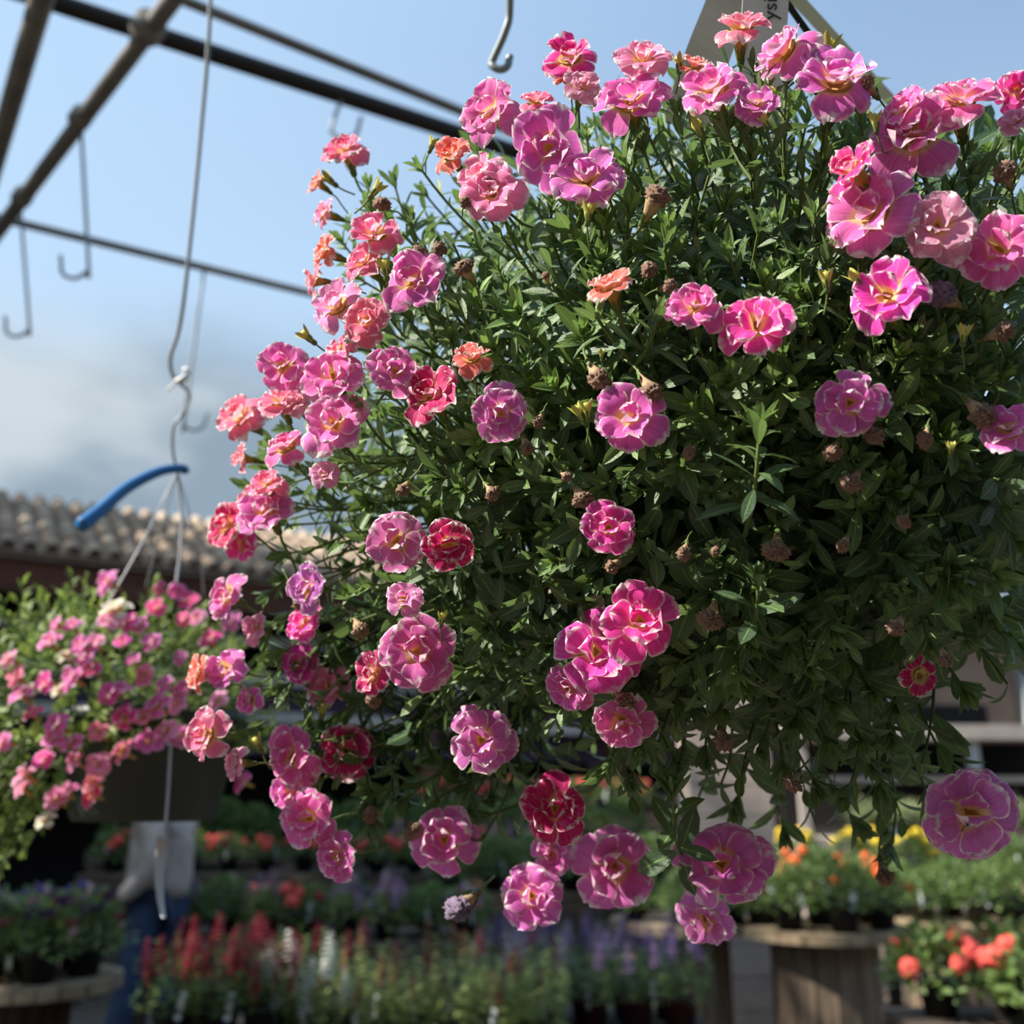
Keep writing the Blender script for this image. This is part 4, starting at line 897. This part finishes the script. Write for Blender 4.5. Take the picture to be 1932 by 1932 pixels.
# beige column behind the basket and pale stalls at right
M_block = plain('beige_block', (.52, .42, .36), .9, nscale=6, c2=(.42, .34, .30))
cp = at(1375, 7.2, 1.6); col_ = empty('block_column', (cp[0], 7.35, 0)); tag(col_, 'beige block column seen through the lower gap of the pink basket', 'column')
for i in range(12):
    V, Fc = box((0, 0, .1+i*.2), (.56, .4, .193)); link('block', mesh('block', V, Fc, M_block, smooth=False), col_)
M_stall = plain('pale_stall', (.48, .42, .38), .85, nscale=4)
M_greyblue = plain('grey_post', (.42, .46, .48), .6)
st = at(1740, 12.0, 1.7); stall = empty('market_stall', (st[0], 12, 0)); tag(stall, 'pale market stall with dark shelves far behind at the right', 'stall')
for nme, c, s_, m_ in [('counter', (0, 0, .55), (3.0, .8, 1.1), M_stall), ('top_board', (0, -.05, 2.22), (3.1, .9, .16), M_stall), ('shelf_back', (0, .4, 1.7), (3.0, .06, 1.0), M_dark), ('shelf_board', (0, 0, 1.72), (3.0, .5, .07), M_stall), ('post', (-1.45, -.35, 1.1), (.1, .1, 2.2), M_stall), ('post', (1.45, -.35, 1.1), (.1, .1, 2.2), M_greyblue), ('post', (.45, -.35, 1.1), (.12, .12, 2.2), M_greyblue)]:
    V, Fc = box(c, s_); link(nme, mesh(nme, V, Fc, m_, smooth=False), stall)
bb = empty('building', (7.0, 16.5, 0)); tag(bb, 'beige brown building with dark openings far behind at the right', 'building')
M_bwall = plain('brown_beige_wall', (.34, .24, .18), .9, nscale=2, c2=(.24, .17, .13))
for nme, c, s_, m_ in [('wall', (0, .3, 2.2), (12, .4, 4.4), M_bwall), ('roof', (0, .4, 4.5), (12.6, 1.6, .25), M_tile)] + [('window', (-4.6+2.3*k, .08, 2.3), (1.1, .1, 1.3), M_dark) for k in range(5)] + [('pillar', (-5.7+2.3*k, 0, 2.2), (.22, .3, 4.4), M_greyblue) for k in range(6)] + [('ledge', (0, 0, 1.5), (12, .35, .12), M_stall)]:
    V, Fc = box(c, s_); link(nme, mesh(nme, V, Fc, m_, smooth=False), bb)
# yellow basket hanging far behind
yb = at(1655, 3.2, 1.5+3.2*math.tan(PITCH-math.atan((1215-966)/F))); yo = empty('flower_basket', yb); tag(yo, 'yellow-flowered basket glimpsed through the leaves at right', 'basket')
link('bowl', mesh('bowl', *lathe([(.01, -.13), (.07, -.13), (.10, -.03), (.105, -.03), (.105, 0), (.09, 0), (.001, -.02)], 20), M_black), yo)
tag(link('foliage', foliage(.12, .1, 260, .03, 'bush', M_leafbg, 31), yo, loc=(0, 0, -.1)), kind='stuff')
for k in range(12):
    a = k*2.4; r = .03+.08*(k/12); o = link('blossom', BLS['yellow'], yo, loc=(r*math.cos(a), r*math.sin(a)-.03, .03+.02*math.cos(k))); o.scale = (.025,)*3; o.rotation_euler = (.9, 0, 0)
for k in range(2): link('hanger', mesh('hanger', *tube([(-.1+.2*k, 0, -.02), (0, 0, .45)], .002, 5), M_wire), yo)
link('hanger', mesh('hanger', *tube([(0, 0, .45), (0, 0, 2.4)], .002, 5), M_wire), yo)
# hedge / trees far away closing the horizon
M_tree = leaf_material('hedge_leaf', (.05, .085, .03), (.12, .17, .05), .2, .7)
for i in range(9):
    x = -9+i*3.2+rng.uniform(-.5, .5); Y = 21+rng.uniform(-1, 1); t = empty('tree', (x, Y, 0)); n = 1100; rs = np.random.default_rng(60+i)
    hh = 1.0 if x < 0 else .95
    tag(t, 'dark leafy tree far behind the nursery benches, ' + ORD[i] + ' from the left', 'tree', 'far trees behind the nursery')
    v = rs.normal(0, 1, (n, 3)); v /= np.linalg.norm(v, axis=1)[:, None]; r = rs.uniform(.5, 1, n)[:, None]**.5; P = v*r*np.array([2.0, 1.6, 1.6*hh])+np.array([0, 0, 2.1*hh])
    V, q, uv = leaf_arrays(P, v+rs.normal(0, .5, (n, 3)), v+np.array([0, 0, .5]), np.full(n, .34), np.full(n, .22), np.full(n, .5), np.full(n, .1), None, 4, 3)
    tag(link('crown', leaves_mesh('crown', V, q, uv, rs.random(n), M_tree), t), kind='stuff'); link('trunk', mesh('trunk', *tube([(0, 0, 0), (.05, 0, 1), (0, 0, 2.2)], [.16, .13, .08], 8), M_redwood), t)

# ------------------------------------------------------------------ PERSON
M_jacket = plain('taupe_jacket', (.52, .45, .41), .8, nscale=12, c2=(.38, .33, .30), bump=.3)
M_jean = plain('blue_denim', (.035, .065, .14), .85, nscale=30, c2=(.02, .04, .09))
M_skin = plain('skin', (.55, .32, .23), .55); M_hair = plain('brown_hair', (.05, .03, .02), .6); M_shoe = plain('dark_shoe', (.03, .03, .03), .6)
PB = at(292, 6.2, .9); per = empty('person', (PB[0], 6.2, 0)); tag(per, 'person in a taupe jacket and blue jeans standing behind the left basket', 'person')
def skinned(name, verts, edges, radii, m, sub=2, root=0, parent=per, target=None):
    me = bpy.data.meshes.new(name); me.from_pydata([Vector(v) for v in verts], edges, []); o = bpy.data.objects.new(name, me); COL.objects.link(o)
    sk = o.modifiers.new('s', 'SKIN'); sk.use_smooth_shade = True
    for i, r in enumerate(radii): d = me.skin_vertices[0].data[i]; d.radius = (r if isinstance(r, tuple) else (r, r)); d.use_root = (i == root)
    sb_ = o.modifiers.new('b', 'SUBSURF'); sb_.levels = sub; sb_.render_levels = sub
    dg = bpy.context.evaluated_depsgraph_get(); dg.update(); nm = bpy.data.meshes.new_from_object(o.evaluated_get(dg)); bpy.data.objects.remove(o)
    nm.name = name; nm.materials.clear(); nm.materials.append(m); nm.polygons.foreach_set('use_smooth', np.ones(len(nm.polygons), bool))
    return link(name, nm, parent)
# body (continuous): faces left of the picture (-X) and a little away
bv = [(0, 0, .98), (.01, 0, 1.10), (.02, 0, 1.28), (.0, 0, 1.42), (-.02, 0, 1.50), (-.03, 0, 1.56),            # 0-5 trunk, neck
      (-.01, -.09, .92), (-.07, -.11, .50), (-.16, -.13, .09), (-.28, -.14, .04),                                   # 6-9 near leg
      (.01, .09, .92), (.06, .10, .50), (.10, .11, .09), (-.02, .12, .04),                                          # 10-13 far leg
      (.01, -.19, 1.40), (.07, -.25, 1.14), (-.13, -.22, .97), (-.19, -.21, .94),                                   # 14-17 near arm
      (.01, .19, 1.40), (.05, .24, 1.14), (-.14, .20, 1.02), (-.20, .19, 1.0)]
be = [(0, 1), (1, 2), (2, 3), (3, 4), (4, 5), (0, 6), (6, 7), (7, 8), (8, 9), (0, 10), (10, 11), (11, 12), (12, 13), (3, 14), (14, 15), (15, 16), (16, 17), (3, 18), (18, 19), (19, 20), (20, 21)]
br = [(.13, .15), (.12, .14), (.13, .16), (.10, .13), .055, .05, .085, .06, .042, .035, .085, .06, .042, .035, .055, .043, .03, .028, .055, .043, .03, .028]
skinned('body', bv, be, br, M_skin)
jv = [bv[i] for i in (0, 6, 7, 8, 10, 11, 12)]; skinned('jeans', jv, [(0, 1), (1, 2), (2, 3), (0, 4), (4, 5), (5, 6)], [(.15, .165), .10, .078, .066, .10, .078, .066], M_jean)
kv = [(0, 0, .93), (0.01, 0, 1.08), (.02, 0, 1.28), (0, 0, 1.43), (-.015, 0, 1.49), bv[14], bv[15], bv[16], bv[18], bv[19], bv[20]]
skinned('jacket', kv, [(0, 1), (1, 2), (2, 3), (3, 4), (3, 5), (5, 6), (6, 7), (3, 8), (8, 9), (9, 10)], [(.19, .21), (.175, .195), (.165, .20), (.12, .16), .075, .078, .07, .048, .078, .07, .048], M_jacket)
# head with face turned left, hair, ears
skinned('head', [(-.03, 0, 1.56), (-.05, 0, 1.62), (-.04, 0, 1.70), (-.03, 0, 1.76), (-.125, 0, 1.655), (-.145, 0, 1.635), (-.11, 0, 1.60)], [(0, 1), (1, 2), (2, 3), (1, 4), (4, 5), (1, 6)], [.05, (.075, .08), (.085, .088), .06, .022, .012, .03], M_skin, root=1)
skinned('hair', [(.02, 0, 1.60), (.02, 0, 1.68), (-.01, 0, 1.76), (-.07, 0, 1.765)], [(0, 1), (1, 2), (2, 3)], [.065, .085, .075, .04], M_hair)
for s in (-1, 1):
    link('eye', mesh('eye', *lathe([(.001, -.009), (.008, -.004), (.009, 0), (.008, .004), (.001, .009)], 8, (-.122, s*.032, 1.672)), M_white), per)
    link('ear', mesh('ear', *lathe([(.001, -.028), (.012, -.018), (.014, 0), (.013, .018), (.001, .03)], 8, (-.03, s*.088, 1.655)), M_skin), per)
link('mouth', mesh('mouth', *box((-.128, 0, 1.607), (.012, .045, .010)), plain('lips', (.4, .13, .11), .5)), per)
for si, (hx, hy, hz) in enumerate([bv[17], bv[21]]):
    s = -1 if si == 0 else 1
    for k in range(4):
        y = hy+(k-1.5)*.019; L = (.075, .085, .08, .062)[k]
        link('finger', mesh('finger', *tube(spline([(hx, y, hz), (hx-L*.5, y, hz-.01), (hx-L*.8, y, hz-.03), (hx-L*.9, y, hz-.055)], 3), np.linspace(.0095, .007, 10), 7), M_skin), per)
    link('thumb', mesh('thumb', *tube(spline([(hx+.02, hy-s*.03, hz), (hx-.02, hy-s*.05, hz+.012), (hx-.055, hy-s*.05, hz)], 3), np.linspace(.011, .008, 7), 7), M_skin), per)
for (fx, fy, fz) in (bv[9], bv[13]):
    skinned('shoe', [(fx+.13, fy, .045), (fx+.05, fy, .045), (fx-.05, fy, .035)], [(0, 1), (1, 2)], [.045, .048, .04], M_shoe)

# ------------------------------------------------------------------ unseen trees added left and behind, to shade nursery and basket front
ADDED_TREES = [(-11.5, 2.2), (-12.2, 4.6), (-11.2, 7.0), (-12.5, 9.4), (-17, 2.8), (-17, 6.5), (-6.0, -5.5), (-2.8, -5.2), (.4, -5.6), (3.6, -5.2), (6.6, -5.0), (9.0, -2.8)]
for i, (x, y) in enumerate(ADDED_TREES):
    t = empty('tree', (x, y, 0)); tag(t, ('unseen leafy tree added behind the viewer to cut front light, ' + ORD[i-6] + ' from the left') if i > 5 else ('unseen tall tree added to shade the benches from the left, ' + ORD[i] + ' of six'), 'tree', 'added unseen trees behind the viewer' if i > 5 else 'added unseen shade trees left of the nursery'); rs = np.random.default_rng(90+i); back = y < -2; n = 1500; hh = 3.2 if back else 6.5 if x > -14 else 8.0
    v = rs.normal(0, 1, (n, 3)); v /= np.linalg.norm(v, axis=1)[:, None]; r = rs.uniform(.2, 1, n)[:, None]**.4; P = v*r*np.array([1.7, 1.45 if not back else 1.2, hh])+np.array([0, 0, hh+(.4 if back else 1.5)])
    V, q, uv = leaf_arrays(P, v+rs.normal(0, .5, (n, 3)), rs.normal(0, 1, (n, 3)), np.full(n, .42), np.full(n, .26), np.full(n, .5), np.full(n, .1), None, 4, 3)
    tag(link('crown', leaves_mesh('crown', V, q, uv, rs.random(n), M_tree), t), kind='stuff'); link('trunk', mesh('trunk', *tube([(0, 0, 0), (.05, 0, 4), (0, 0, hh+3)], [.24, .2, .1], 10), M_redwood), t)
